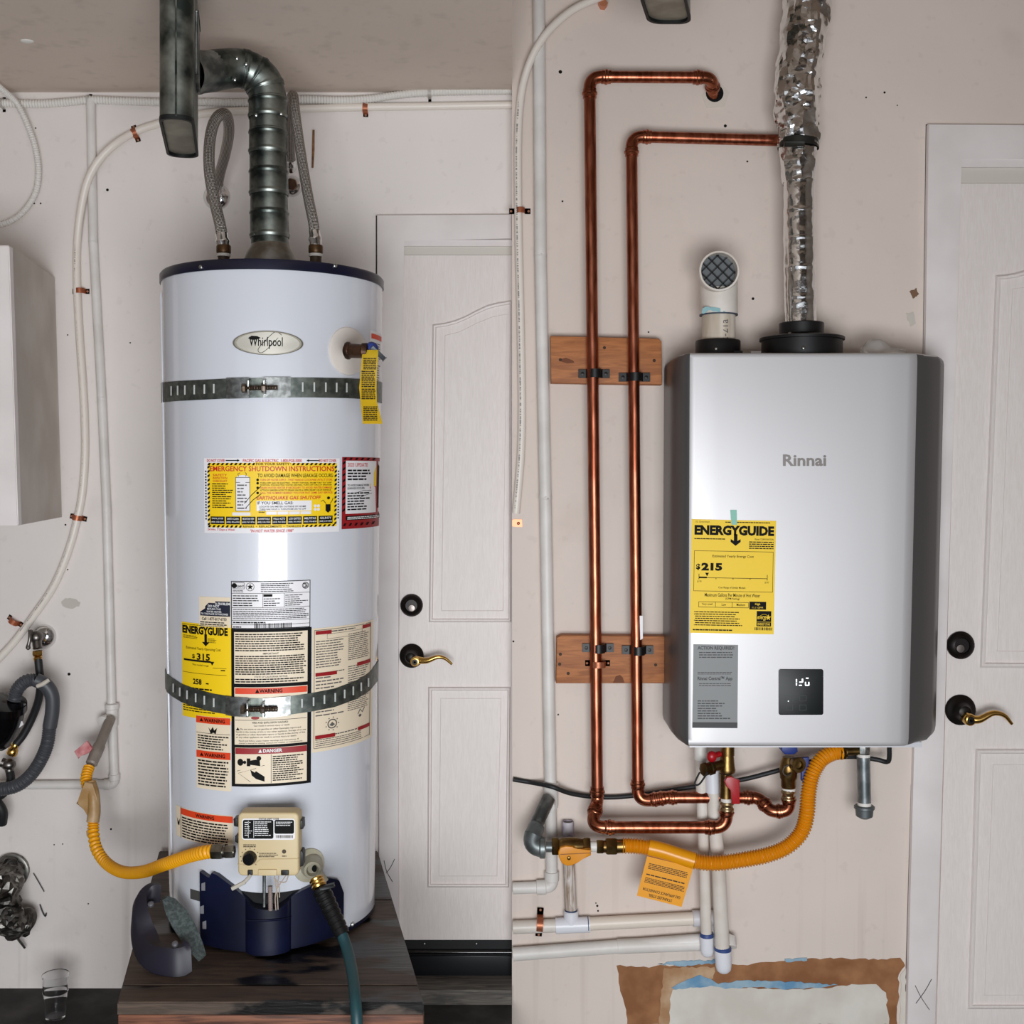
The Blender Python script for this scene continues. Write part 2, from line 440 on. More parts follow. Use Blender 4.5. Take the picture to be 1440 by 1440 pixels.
BRAID = braid_mat('steel_braid', (26, 22, 20), (204, 195, 186), 12, 950)
FOIL = mat('aluminium_foil', (228, 228, 227), .13, 1.0, bump=.35, bscale=70)
DARKFOIL = mat('sooty_foil', (150, 146, 140), .42, 1.0, var=(52, 50, 48), vscale=14, bump=.9, bscale=36)
PINE = grain_mat('pine_board', (150, 88, 44), (184, 116, 64), 'x', 9, 9, .6, .2)
FIR = grain_mat('red_fir_edge', (72, 42, 30), (132, 84, 62), 'x', 7, 16, .65, .4)
PLATF = grain_mat('weathered_ply', (62, 50, 41), (90, 73, 61), 'x', 8, 8, .6, .4, stain=(14, 12, 11), sscale=4.0, slo=.53, shi=.58, srough=.3)
GREYWOOD = grain_mat('grey_wood', (70, 66, 62), (112, 106, 98), 'x', 8, 14, .75, .4)
KRAFT = mat('bare_drywall_paper', (160, 112, 74), .85, var=(132, 86, 52), vscale=14, bump=.4, bscale=60)
KRAFTL = mat('torn_paper_layer', (190, 160, 128), .85, var=(164, 124, 88), vscale=20)
BLUESM = mat('blue_primer', (96, 142, 176), .7, var=(150, 176, 190), vscale=18)
FILLER = mat('drywall_filler', (216, 211, 202), .75, var=(202, 195, 184), vscale=9)
GLASS = bpy.data.materials.new('clear_plastic'); GLASS.use_nodes = True
_b = GLASS.node_tree.nodes['Principled BSDF']; _b.inputs['Transmission Weight'].default_value = 1.0; _b.inputs['Roughness'].default_value = .06; _b.inputs['IOR'].default_value = 1.2
_b.inputs['Base Color'].default_value = (.96, .97, .98, 1)
BAGM = bpy.data.materials.new('clear_film'); BAGM.use_nodes = True
_b = BAGM.node_tree.nodes['Principled BSDF']; _b.inputs['Transmission Weight'].default_value = .75; _b.inputs['Roughness'].default_value = .18; _b.inputs['IOR'].default_value = 1.12
_b.inputs['Base Color'].default_value = (.9, .88, .85, 1)
GLOW = mat('display_light', (240, 245, 250), .5, emit=1.6)
DUSTY = mat('tan_film', (190, 160, 120), .45, var=(160, 122, 70), vscale=20, bump=.5, bscale=60)
PRIMERP = mat('purple_primer', (112, 96, 128), .5, var=(190, 184, 190), vscale=30)
OLDPVC = grain_mat('smeared_pvc', (150, 126, 104), (214, 206, 200), 'z', 16, 8, .45, .1)

# ------------------------------------------------------------------ the room
RW = 0.06                                              # the right-hand bay stands proud of the left one
CZL = ZC + (HY - 130) / (FPX/DIST)                     # left soffit height
CZH = 2.95
XL, XR, YB = -2.3, 2.6, -4.2
struct(obj('wall_left', MB().box((XL, 0, -.3), (0, .12, CZH)), WALL_L))
struct(obj('wall_right', MB().box((0.0, -RW, -.3), (XR, .12, CZH)), WALL_R))
struct(obj('floor', MB().box((XL, YB, -.12), (0, 0, 0)), CONC))
struct(obj('floor', MB().box((0, YB, -.42), (XR, -RW, -.30)), CONC))
struct(obj('ceiling', MB().box((XL, YB, CZL), (0, 0, CZH)), CEIL))
struct(obj('ceiling', MB().box((XL, YB, CZH), (XR, .12, CZH+.1)), wall_mat('bare_wood_ceiling', (146, 126, 108), (120, 90, 70), 3.0)))
SIDEW = wall_mat('side_wall_paint', (134, 123, 114), (90, 80, 70), 6.0)
struct(obj('added_header', MB().box((XL, YB-.1, 1.95), (XR, YB, CZH)), SIDEW))  # unseen header, added above the opening to block light from the top
struct(obj('wall_west', MB().box((XL-.12, YB, -.3), (XL, .12, CZH)), SIDEW))
struct(obj('wall_east', MB().box((XR, YB, -.42), (XR+.12, .12, CZH)), SIDEW))

WL = [o for o in COL.objects if o.name == 'wall_left'][0]; WR = [o for o in COL.objects if o.name == 'wall_right'][0]
def holes(parent, lst, d, m=BLACK):
    mb = MB()
    for x, y, r in lst: mb.prism(circ(x, y, r, 8), d-.002, d+.0008)
    o = obj('nail_hole', mb, m, parent); o['kind'] = 'stuff'
holes(WL, [(151, 267, 2), (48, 286, 1.2), (57, 286, 1.2), (95, 471, 1), (97, 948, 2.2), (93, 792, 2), (95, 801, 1), (92, 738, 1.3), (100, 1, .5), (183, 482, 1), (156, 1166, 1.4), (88, 1187, .9), (124, 1271, 1), (76, 1188, .9), (50, 180, 1)], 0.0)
holes(WR, [(788, 101, 2.6), (1059, 420, 2.0), (1020, 177, 2.2), (1051, 227, 1.4), (791, 283, 1.4), (1244, 130, 1.6), (1218, 137, 1.2), (1262, 148, .9), (912, 467, 1.2), (722, 902, 1.4), (785, 1005, 1.2), (840, 1274, 1.6), (841, 1281, 1.3), (838, 1270, .9), (902, 1430, 1), (983, 1413, 1.4), (1054, 1420, 1.4)], RW)
def scuff(parent, pts, d, m, name='scuff'):
    obj(name, MB().prism(pts, d-.001, d+.0012), m, parent)
SPACK = mat('spackle', (196, 190, 180), .8)
scuff(WL, jag([(86, 846), (92, 841), (104, 842), (113, 847), (111, 853), (99, 856), (88, 852)], 3, 1, 3), 0, SPACK)
scuff(WL, circ(40, 90, 8, 10, .5), 0.20, WHITEP) if False else None
obj('paint_blob', MB().sphere(Vector((P(38, 90, .36).x, P(38, 90, .36).y, CZL)), .012, 1.3, 1, .35), WHITEP, WL)
scuff(WR, jag([(1279, 410), (1289, 405), (1292, 414), (1284, 420)], 2, 1, 4), RW, mat('plaster_chip', (120, 92, 70), .9))
scuff(WR, jag([(1274, 440), (1284, 438), (1288, 455), (1280, 459)], 3, 1, 5), RW, SPACK)
MARK = mat('pencil', (70, 68, 70), .8)
def stroke(parent, pts, d, r, m, name='pencil_mark'):
    obj(name, MB().tube(resample(catmull(PX(pts, d), 6), .004), r, 6), m, parent)

# torn drywall at the foot of the right-hand bay
patch = MB().prism(jag([(867, 1358), (900, 1360), (960, 1357), (1010, 1352), (1045, 1357), (1082, 1353), (1115, 1350), (1180, 1347), (1235, 1350), (1266, 1347), (1273, 1358), (1264, 1370), (1262, 1441), (862+20, 1441), (878, 1412), (870, 1382)], 6, 1.6, 2), RW-.002, RW+.0010)
obj('bare_paper_patch', patch, KRAFT, WR, label='bare brown drywall paper where paint was torn away')
obj('torn_paper_layer', MB().prism(jag([(934, 1361), (1005, 1360), (1003, 1376), (962, 1384), (946, 1394), (942, 1441), (927, 1441), (930, 1400), (932, 1376)], 5, 1.4, 5), RW, RW+.0016), KRAFTL, WR)
obj('filler_patch', MB().prism(jag([(946, 1392), (985, 1384), (1030, 1389), (1080, 1390), (1120, 1391), (1170, 1389), (1185, 1386), (1232, 1384), (1246, 1396), (1248, 1420), (1250, 1441), (941, 1441), (942, 1405)], 6, 1.5, 8), RW, RW+.0022), FILLER, WR)
obj('blue_smear', MB().prism(jag([(944, 1389), (962, 1380), (985, 1371), (1000, 1377), (1010, 1384), (1040, 1379), (1082, 1380), (1120, 1381), (1178, 1385), (1160, 1388), (1110, 1391), (1060, 1388), (1020, 1391), (1000, 1386), (975, 1389), (950, 1392)], 5, 1.2, 9), RW, RW+.0027), BLUESM, WR)
obj('blue_smear', MB().prism(jag([(925, 1356), (960, 1351), (1012, 1350), (1012, 1354), (960, 1359)], 4, 1.5, 19), RW, RW+.0024), BLUESM, WR)
obj('blue_smear', MB().prism(jag([(1103, 1349), (1135, 1347), (1135, 1351), (1105, 1353)], 4, 1.2, 29), RW, RW+.0024), BLUESM, WR)
obj('torn_edge', MB().prism(jag([(1267, 1370), (1274, 1362), (1274, 1441), (1265, 1441)], 6, 1.2, 11), RW, RW+.002), FILLER, WR)

# ------------------------------------------------------------------ doors
def panel(mb, out, inn, d):
    """raised-and-fielded door panel: sunk moulding ring and raised field; outlines in pixels, same length"""
    n = len(out)
    def ring(pts, dd, k=0.0):
        c = (sum(p[0] for p in inn)/n, sum(p[1] for p in inn)/n)
        return [P(p[0], p[1], dd) for p in pts]
    def mix(t): return [(a[0]+(b[0]-a[0])*t, a[1]+(b[1]-a[1])*t) for a, b in zip(out, inn)]
    levels = [(0.0, d+.0008), (.10, d+.007), (.22, d+.006), (.36, d-.007), (.62, d-.008), (.9, d+.001), (1.0, d-.003), (1.03, d-.003)]
    mb.rings([ring(mix(t), dd) for t, dd in levels], False, True)
def leaf_with_holes(d, outer, holes_, thick=.03):
    return None
def door_leaf(root, name, outer, panels, d):
    """a flat leaf with its panels laid in as moulded rings"""
    mb = MB().prism(outer, d-.035, d)
    o = obj(name, mb, DOORM, root)
    for out, inn in panels:
        m2 = MB(); panel(m2, out, inn, d); obj('door_panel', m2, DOORM, o)
    return o
def seg_line(a, b, n): return [(a[0]+(b[0]-a[0])*i/n, a[1]+(b[1]-a[1])*i/n) for i in range(n)]
def lever(root, cx, cy, r, d, lv):
    """dark rose, brass lever with key cylinder"""
    k = M(d); c = P(cx, cy, d)
    obj('handle_rose', MB().lathe(c, YDIR, [(0, r*k), (.004, r*k), (.009, r*k*.86), (.012, r*k*.66), (.020, r*k*.5), (.034, r*k*.40), (.036, r*k*.3)], 28), BRONZE, root, label='dark bronze lever rose')
    pts = [P(x, y, d+q) for x, y, q in lv]
    sm = resample(catmull(pts, 8), .003); n = len(sm)
    hub = P(lv[0][0], lv[0][1], d+.026)
    mb = MB().lathe(hub, YDIR, [(0, r*k*.36), (.022, r*k*.40), (.03, r*k*.38), (.033, r*k*.30), (.034, r*k*.1)], 20)
    mb.tube(sm, [r*k*(.36 - .26*(i/n)**.6) for i in range(n)], 12)
    h = obj('handle', mb, BRASSB, root, label='polished brass wave lever')
    obj('key_cylinder', MB().lathe(hub + YDIR*.033, YDIR, [(0, r*k*.24), (.003, r*k*.22), (.0032, r*k*.1), (.001, r*k*.06)], 16), BRONZE, h)
def deadbolt(root, cx, cy, r, d):
    k = M(d); c = P(cx, cy, d)
    o = obj('deadbolt', MB().lathe(c, YDIR, [(0, r*k), (.006, r*k), (.013, r*k*.82), (.016, r*k*.62), (.017, r*k*.56), (.013, r*k*.52), (.013, .0005)], 28), BRONZE, root, label='round dark bronze deadbolt')
    obj('key_cylinder', MB().lathe(P(cx, cy+r*.25, d+.013), YDIR, [(0, r*k*.3), (.004, r*k*.28), (.0045, r*k*.1)], 16), mat('dull_nickel', (120, 112, 108), .35, 1.0), o)

# left door: cut off where the right-hand bay begins
E1 = 719.9
DL = 0.004
d1 = bpy.data.objects.new('door_1', None); COL.objects.link(d1); d1.location = P(640, 1322, 0); ORG['door_1'] = Vector(d1.location)
d1['kind'] = 'structure'; d1['label'] = 'white moulded panel door on the left with brass lever'
up_out = [(608, 456)] + [(625, 454), (640, 450), (655, 444), (670, 436), (685, 429), (700, 425), (719, 422), (719, 875)] + [(603, 875)]
up_in = [(628, 474)] + [(637, 471), (646, 469), (656, 464), (668, 458), (680, 453), (692, 448), (712, 444), (706, 857)] + [(623, 857)]
lo_out = [(602, 966), (718, 966), (716, 1248), (601, 1248)]; lo_in = [(622, 984), (703, 984), (697, 1230), (619, 1230)]
door_leaf(d1, 'leaf', [(567, 359), (E1, 359), (E1, 1322), (561, 1322), (560, 1000)], [(up_out, up_in), (lo_out, lo_in)], DL)
deadbolt(d1, 579, 851, 15.8, DL); lever(d1, 579, 922, 17, DL, [(585, 928, .04), (600, 929, .048), (615, 924, .05), (626, 926, .047), (635.5, 934, .044)])
t1 = obj('trim_1', MB().prism([(530, 302), (E1, 301), (E1, 337), (567, 337), (561, 700), (560, 1000), (561, 1320), (533, 1320), (531, 700)], 0, .016, .003), TRIM); struct(t1, 'white casing round the left door')
obj('door_stop', MB().prism([(567, 337), (E1, 337), (E1, 346), (567, 346)], 0, .010), TRIM, t1)
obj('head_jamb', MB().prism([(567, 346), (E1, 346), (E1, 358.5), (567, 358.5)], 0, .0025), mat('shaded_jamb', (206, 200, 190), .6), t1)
obj('casing_gap', MB().prism([(528.4, 303), (530, 303), (530, 420), (528.4, 420)], -.001, .0012), mat('gap', (60, 54, 50), .9), t1)
stroke(t1, [(540, 1210), (544, 1226), (552, 1240)], .0165, .0009, MARK); stroke(t1, [(555, 1208), (549, 1220), (543, 1228)], .0165, .0009, MARK)
th = obj('trim_2', MB().prism([(561, 1322), (E1, 1322), (E1, 1390), (561, 1390)], -.0, .006), BLKP); struct(th, 'black kick plate under the left door')
obj('sweep', MB().cyl(P(562, 1339, .012), P(E1, 1339, .012), .006, seg=12), BLKG, th)
obj('threshold', MB().prism([(561, 1344), (E1, 1344), (E1, 1386), (561, 1386)], .004, .010, .002), mat('black_metal', (14, 16, 20), .3, .3), th)
for x in (597, 670): obj('screw', MB().lathe(P(x, 1327, .006), YDIR, [(0, .003), (.002, .0026), (.003, .001)], 10), ZINC, th)
sill = obj('trim_3', MB().prism([(560, 1392), (E1, 1392), (E1, 1414), (560, 1414)], .0, .092, .002), GREYWOOD); struct(sill, 'weathered wood sill below the black threshold')

# right door
DR = RW + .004
d2 = bpy.data.objects.new('door_2', None); COL.objects.link(d2); d2.location = P(1395, 1460, RW); ORG['door_2'] = Vector(d2.location)
d2['kind'] = 'structure'; d2['label'] = 'white moulded panel door at the right edge with brass lever'
u_out = [(1400, 387), (1412, 386), (1425, 384), (1440, 380), (1470, 372), (1520, 360), (1510, 940), (1378, 939)]
u_in = [(1426, 409), (1432, 408), (1440, 407), (1450, 404), (1470, 398), (1500, 388), (1492, 914), (1405, 913)]
l_out = [(1372, 1053), (1510, 1053), (1505, 1419), (1361, 1419)]; l_in = [(1399, 1078), (1490, 1078), (1487, 1397), (1387, 1397)]
door_leaf(d2, 'leaf', [(1351, 258), (1540, 258), (1530, 1470), (1316, 1470), (1330, 980), (1340, 620)], [(u_out, u_in), (l_out, l_in)], DR)
deadbolt(d2, 1350, 907, 19.5, DR); lever(d2, 1350, 998, 21.5, DR, [(1358, 1009, .045), (1376, 1012, .054), (1396, 1003, .056), (1412, 1006, .052), (1423, 1018, .048)])
t4 = obj('trim_4', MB().prism([(1306, 174), (1545, 176), (1545, 223), (1351, 222), (1340, 620), (1329, 980), (1315, 1470), (1275, 1470), (1287, 1000), (1301, 520)], RW-.001, RW+.018, .003), TRIM); struct(t4, 'white casing round the right-hand door')
obj('door_stop', MB().prism([(1351, 222), (1545, 222), (1545, 235), (1351, 235)], RW-.001, RW+.012), TRIM, t4)
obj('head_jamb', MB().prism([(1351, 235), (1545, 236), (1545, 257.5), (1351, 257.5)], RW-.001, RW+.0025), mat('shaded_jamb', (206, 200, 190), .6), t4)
obj('casing_gap', MB().prism([(1302, 175), (1306, 175), (1302, 520), (1288, 1000), (1276, 1441), (1271.5, 1441), (1284, 1000), (1297.5, 520)], RW-.001, RW+.0012), mat('gap', (60, 54, 50), .9), t4)
stroke(t4, [(1287, 1386), (1295, 1402), (1307, 1420)], RW+.0185, .0009, MARK); stroke(t4, [(1310, 1377), (1301, 1393), (1288, 1411)], RW+.0185, .0009, MARK)

# ================================================================== LEFT BAY
# ---- wooden platform (a box of planks, running back to the wall at a slant)
pl = thing('wooden_platform', 'low weathered dark plywood platform carrying the white tank heater', 'platform', P(380, 1405, .45))
DF, DB = .88, .035
ZP = P(0, 1410, DF).z
fl, fr, bl, br = P(165, 1410, DF), P(596, 1410, DF), P(224, 1184, DB), P(531, 1195, DB)
bl.z = br.z = fl.z = fr.z = ZP
def plat(u, t): return (fl.lerp(fr, u)).lerp(bl.lerp(br, u), t)
def plank(t0, t1, th, m, nm='plank', g=.002):
    mb = MB(); a, b, c, d_ = plat(0, t0+g), plat(1, t0+g), plat(1, t1-g), plat(0, t1-g)
    top = [a, b, c, d_]; bot = [p - ZUP*th for p in top]
    tv = [mb.bm.verts.new(p) for p in top]; bv = [mb.bm.verts.new(p) for p in bot]
    mb.face(tv); mb.face(bv[::-1])
    for i in range(4): mb.face((tv[i], bv[i], bv[(i+1) % 4], tv[(i+1) % 4]))
    bmesh.ops.bevel(mb.bm, geom=[e for e in mb.bm.edges if abs(e.verts[0].co.z-ZP) < 1e-5 and abs(e.verts[1].co.z-ZP) < 1e-5], offset=.002, segments=2, affect='EDGES')
    return obj(nm, mb, m, pl, smooth=30)
plank(0, .085, .022, PLATF); plank(.085, .60, .022, PLATF); plank(.60, 1, .022, PLATF)
def sideboard(p, q, z0, z1, th, nm, m):
    n = (q-p).normalized(); w = Vector((-n.y, n.x, 0))
    c = (p+q)/2; c.z = (z0+z1)/2
    obj(nm, MB().obox(c, n, w, ZUP, (q-p).length/2, th/2, (z1-z0)/2, .002), m, pl)
fm = Vector((0, -.0, 0))
sideboard(fl + Vector((.001, .010, 0)), fr + Vector((-.001, .010, 0)), ZP-.046, ZP-.0225, .020, 'edge_board', FIR)
sideboard(fl + Vector((.002, .014, 0)), plat(.70, 0) + Vector((0, .014, 0)), .002, ZP-.048, .020, 'front_board', FIR)
sideboard(plat(.702, 0) + Vector((0, .014, 0)), fr + Vector((-.002, .014, 0)), .002, ZP-.048, .020, 'front_board', FIR)
for u, s in ((0, 1), (1, -1)):
    a = plat(u, .035) + XDIR*.014*s; b = plat(u, .985) + XDIR*.014*s
    sideboard(a, b, .002, ZP-.024, .018, 'side_board', FIR)

# ---- tank heater
DT = .44; XC = -.520; YC = -DT
CX = Vector((XC, YC, 0))
def RT(z):
    t = (z - (ZC-.80)) / 1.2
    return .2205 + (.2360-.2205)*t
def th_of(px, R):
    dx = (px-720.0)/FPX; L = sqrt(dx*dx+1); ux, uy = dx/L, 1/L
    ox, oy = -XC, -DIST-YC
    b = ox*ux + oy*uy; c = ox*ox + oy*oy - R*R; D = b*b-c
    t = -b - sqrt(D) if D > 0 else -b
    return atan2(ox+ux*t, -(oy+uy*t)), DIST - (-(-DIST + uy*t)) if False else uy*t   # angle from -Y towards +X, depth along view
def z_of(px, py, R=None):
    R = R or .23
    for _ in range(3):
        th, dep = th_of(px, R); z = ZC + (HY-py)*dep/FPX; R = RT(z)
    return z
def TP(th, z, lift=0.0):
    r = RT(z)+lift
    return Vector((XC + r*sin(th), YC - r*cos(th), z))
def tmap(xr, ym):
    R = RT(z_of(xr, ym)); dep = th_of(xr, R)[1]
    def f(px, py, l=0.0):
        return TP(th_of(px, R)[0], ZC + (HY-py)*dep/FPX, l)
    return f
def thit(px, py, l=0.0):
    z = z_of(px, py); return TP(th_of(px, RT(z))[0], z, l)
tank = thing('water_heater', 'tall white cylindrical tank water heater with navy top and stickers', 'water heater', Vector((XC, YC, ZP)))
ZT = z_of(380, 363); ZTB = z_of(380, 379); ZB0 = ZP + .006; ZWB = z_of(497, 1302)
NS = 96
def shell(zs, m, nm, cap0=False, cap1=False, lift=0.0):
    mb = MB(); mb.rings([[TP(2*pi*j/NS, z, lift+e) for j in range(NS)] for z, e in zs], cap0, cap1)
    return obj(nm, mb, m, tank)
def shell_n(z0, z1, n): return [(z0+(z1-z0)*i/n, 0) for i in range(n+1)]
body = shell([(ZWB, -.004)] + shell_n(ZWB, ZTB+.004, 12), ENAMEL, 'tank_body')
shell([(ZB0, -.012), (ZB0, .001), (ZWB+.003, .001), (ZWB+.003, -.01)], NAVY, 'base_ring', True)
shell([(ZTB, .0), (ZTB, .003), (ZT-.006, .003), (ZT-.001, -.001), (ZT, -.008), (ZT+.004, -.08), (ZT+.006, -.15)], NAVY, 'top_cap', False, True)
for k, px in enumerate((284, 470, 360)):
    p = thit(px, 374 + (2 if px < 300 else 0), .003) if px != 360 else TP(2.2, (ZT+ZTB)/2, .003)
    obj('cap_screw', MB().lathe(p, (p-Vector((XC, YC, p.z))), [(-.002, .0045), (.002, .0042), (.0035, .002)], 10), ZINC, tank)
for a in (.9, 2.4, 3.9, 5.4):
    c = TP(a, ZB0, -.025); c.z = (ZP+ZB0)/2
    obj('foot', MB().lathe(Vector((c.x, c.y, ZP+.0003)), ZUP, [(0, .02), (.012, .018)], 12), GALV, tank)
# pale side seam
obj('body_seam', MB().tube([thit(226.5 + (y-405)*.0185, y, .0006) for y in range(412, 1215, 40)], .0016, 6), ENAMEL, tank)

# nameplate
f = tmap(377, 482)
e = MB(); e.rings([[f(377+x*49*s, 482.5+y*17*s, l) for x, y in [(cos(2*pi*k/48), sin(2*pi*k/48)) for k in range(48)]] for s, l in ((1, 0.0), (.99, .003), (.93, .0035), (.90, .0015), (.6, .0015), (.3, .0015))], False, True)
np_ = obj('nameplate', e, mat('silver_plate', (206, 202, 190), .3, .5), tank, label='oval silver nameplate')
o = MB(); o.rings([[f(377+x*49*s, 482.5+y*17*s, l) for x, y in [(cos(2*pi*k/48), sin(2*pi*k/48)) for k in range(48)]] for s, l in ((1.0, .001), (1.0, .0032), (.95, .0038), (.94, .0018))], False, False)
obj('rim', o, mat('silver_rim', (150, 146, 134), .3, .6), np_)
mb = MB(); mb.text('Whirlpool', (350.5, 474, 397.5, 491), f, .0022, .012)
w = [(396, 471), (388, 466.5), (378, 474), (366, 487), (363, 494), (369, 496), (380, 487), (391, 475)]
mb.tube(resample(catmull([f(x, y, .0022) for x, y in w], 8), .003), .0005, 5)
mb.text('(SMART)', (349, 472, 368, 478), f, .0022, .015) if False else None
mb.flat([(349, 476), (354, 472.5), (362, 473), (367, 475.5), (361, 478), (353, 478)], f, .0022)
obj('lettering', mb, BLACK, np_)

# seismic straps
def strap(name, label, pts, hw, slots, br0, br1, by):
    t = thing(name, label, 'strap', CX + Vector((0, .24, z_of(380, by))))
    th = []; 
    def cy(px):
        for a, b in zip(pts, pts[1:]):
            if a[0] <= px <= b[0]: return a[1] + (b[1]-a[1])*(px-a[0])/(b[0]-a[0])
        return pts[0][1] if px < pts[0][0] else pts[-1][1]
    cols = []
    n = 60
    for i in range(n+1):
        px = pts[0][0] + (pts[-1][0]-pts[0][0])*i/n; y = cy(px)
        R = RT(z_of(px, y)); a = th_of(px, R)[0]
        cols.append((a, z_of(px, y-hw), z_of(px, y+hw)))
    a0, a1 = cols[0][0], cols[-1][0] - 2*pi
    for i in range(1, 30):
        q = i/30; cols.append((cols[n][0] + (a0+2*pi-cols[n][0])*q, cols[n][1]+(cols[0][1]-cols[n][1])*q, cols[n][2]+(cols[0][2]-cols[n][2])*q))
    mb = MB(); rr = []
    for a, zt, zb in cols:
        rr.append([TP(a, zt, .0010), TP(a, zt, .0024), TP(a, zb, .0024), TP(a, zb, .0010)])
    rr.append(rr[0])
    mb.rings(rr, False, False)
    obj('band', mb, STRAPM, t)
    mb = MB()
    for s in slots:
        y = cy(s); g = lambda px, py, l: thit(px, py, l)
        mb.rect((s-1.1, y-hw*.52, s+1.1, y+hw*.42), g, .0036)
    o = obj('slot', mb, mat('slot_tank_white', (196, 200, 196), .5), t); o['kind'] = 'stuff'  # pale slots show the white tank through the band
    y0, y1 = cy(br0), cy(br1)
    for a, b in ((br0, br0+31), (br1-38, br1)):
        mb = MB(); g = lambda px, py, l: thit(px, py + cy(px) - by, l)
        mb.rect((a, by-hw-.6, b, by+hw+.6), g, .0060, 8); 
        bmesh.ops.solidify(mb.bm, geom=list(mb.bm.faces), thickness=.002)
        obj('end_plate', mb, ZINC, t)
    # bolt, nut and ears
    pl_, pr_ = br0+29, br1-40
    A = thit(pl_, cy(pl_)+1, .02); B = thit(br1-18, cy(br1-18)+1, .02)
    d = (B-A).normalized()
    mb = MB().tube(resample([A, B], .0012), corr(.0048, .0006, .0032), 10)
    mb.hexn(A - d*.008, d, .008, .0095); mb.hexn(A + d*.030, d, .009, .0095)
    obj('bolt', mb, mat('old_bolt', (128, 118, 108), .45, .9, var=(84, 70, 58), vscale=50), t)
    for px in (pl_+3, pl_+24):
        c = thit(px, cy(px), .012)
        obj('ear', MB().obox(c, d, d.cross(ZUP).normalized(), ZUP, .0018, .011, .014, .001), ZINC, t)
    return t
strap('seismic_strap', 'upper slotted steel strap around the white tank above the yellow label', [(226.5, 552), (250, 550), (290, 548), (320, 546.5), (380, 545), (440, 545), (490, 546), (520, 548), (534.5, 551)], 14,
      (243, 252, 262, 275, 289, 302, 425, 441, 457, 472, 486), 320, 408, 545)
strap('seismic_strap', 'lower slotted steel strap sagging across the stickers of the white tank', [(231.5, 955), (240, 964), (256, 974), (275, 981), (300, 988), (330, 993), (345, 994), (375, 995), (405, 992), (440, 987), (470, 981), (500, 970), (518, 959), (529.5, 945)], 13,
      (246, 255, 265, 277, 289, 302, 424, 440, 455, 470, 483, 495, 506, 516), 319, 408, 995)

# stickers --------------------------------------------------------
def sheet(name, b, f, m, label, lift=.0007, nx=14):
    return obj(name, MB().rect(b, f, lift, nx, 1), m, tank, label=label)
L1 = .0011; L2 = .0015; L3 = .0019
def hazard(mb, b, f, lift, step, w):
    """diagonal stripes along the border band of box b"""
    x0, y0, x1, y1 = b
    x = x0
    while x < x1-step*.5:
        for ya, yb in ((y0, y0+w), (y1-w, y1)): mb.flat([(x+w*.6, ya), (min(x+step*.5+w*.6, x1), ya), (min(x+step*.5, x1), yb), (x, yb)], f, lift)
        x += step
    y = y0+w
    while y < y1-w:
        for xa, xb in ((x0, x0+w), (x1-w, x1)): mb.flat([(xa, y+w*.6), (xb, y), (xb, y+step*.5), (xa, y+step*.5+w*.6)], f, lift)
        y += step
# 1. yellow emergency sticker
f = tmap(380, 694)
s = sheet('emergency_sticker', (287.5, 644, 477, 750), f, WSTICK, 'yellow and white emergency shutdown sticker with striped border')
obj('yellow_field', MB().rect((293.5, 651, 473, 742), f, L1, 14), YSTICK, s)
mb = MB(); hazard(mb, (292.5, 651, 473, 742), f, L2, 6.2, 3.2); obj('hazard_border', mb, BLACK, s)
mb = MB()
mb.rect((359, 650, 408, 654.6), f, L3, 4)
mb.rect((340, 738.6, 425, 742.2), f, L3, 6)
obj('yellow_gap', mb, YSTICK, s)
mb = MB()
mb.text('EMERGENCY SHUTDOWN INSTRUCTIONS', (296, 655.5, 469.5, 662.8), f, L2, .018)
mb.text('EARTHQUAKE GAS SHUTOFF', (361, 697.5, 451, 703.5), f, L2, .02, shear=.15)
mb.text('DO NOT COVER', (292, 645.6, 317, 649.6), f, L2, .02); mb.text('DO NOT COVER', (448, 645.6, 472, 649.6), f, L2, .02)
mb.text('PACIFIC GAS & ELECTRIC  1-800-PGE-5000', (342, 645.6, 424, 649.8), f, L2, .02)
mb.text('24 Hrs. 7 Days a Week', (292, 743.4, 330.5, 747.2), f, L2, .01, shear=.15)
mb.text('"IN HOT WATER SINCE 1988"', (352, 744.4, 413, 748.6), f, L2, .015, shear=.2)
for i, t in enumerate(('SAFETY', 'INSPECTION', 'CHECKLIST')): mb.text(t, (300, 666.5+i*4.2, 320, 669.6+i*4.2), f, L2, .01)
for i, t in enumerate(('TURN OFF WATER SUPPLY - TWIST HANDLE CLOCKWISE UNTIL IT STOPS.', 'DRAIN WATER HEATER IF NECESSARY TO AVOID WATER DAMAGE.', 'CALL THE NUMBER NEAREST YOU FOR FAST SAME DAY SERVICE')):
    y = (673.5, 684.6, 691.8)[i]; mb.text(t, (366, y, 467, y+2.8), f, L2, .012)
obj('red_lettering', mb, INKR, s)
mb = MB()
mb.text('FOR YOUR SAFETY', (360.5, 650.8, 407, 654.2), f, .0023, .02)
mb.text('TO AVOID DAMAGE WHEN LEAKAGE OCCURS:', (362.5, 666, 468, 671.4), f, L2, .012)
mb.text('TURN OFF GAS OR ELECTRIC - TWIST TOP DIAL FROM "ON" TO "OFF"', (366, 678, 466, 680.4), f, L2, .012)
mb.text('POSITION. FOR ELECTRIC WATER HEATERS, TURN OFF CIRCUIT BREAKER', (366, 681.2, 466, 683.4), f, L2, .012)
mb.text('ATTACH GARDEN HOSE TO DRAIN VALVE & OPEN RELIEF VALVE HANDLE', (366, 688.2, 465, 690.6), f, L2, .012)
for y in (674.8, 679.5, 686, 693.2):
    mb.flat(circ(362.5, y, 1.9, 10), f, L2)
mb.text('REPAIRS  •  REPLACEMENTS  •  TANKLESS', (342, 739, 423, 742), f, .0023, .012)
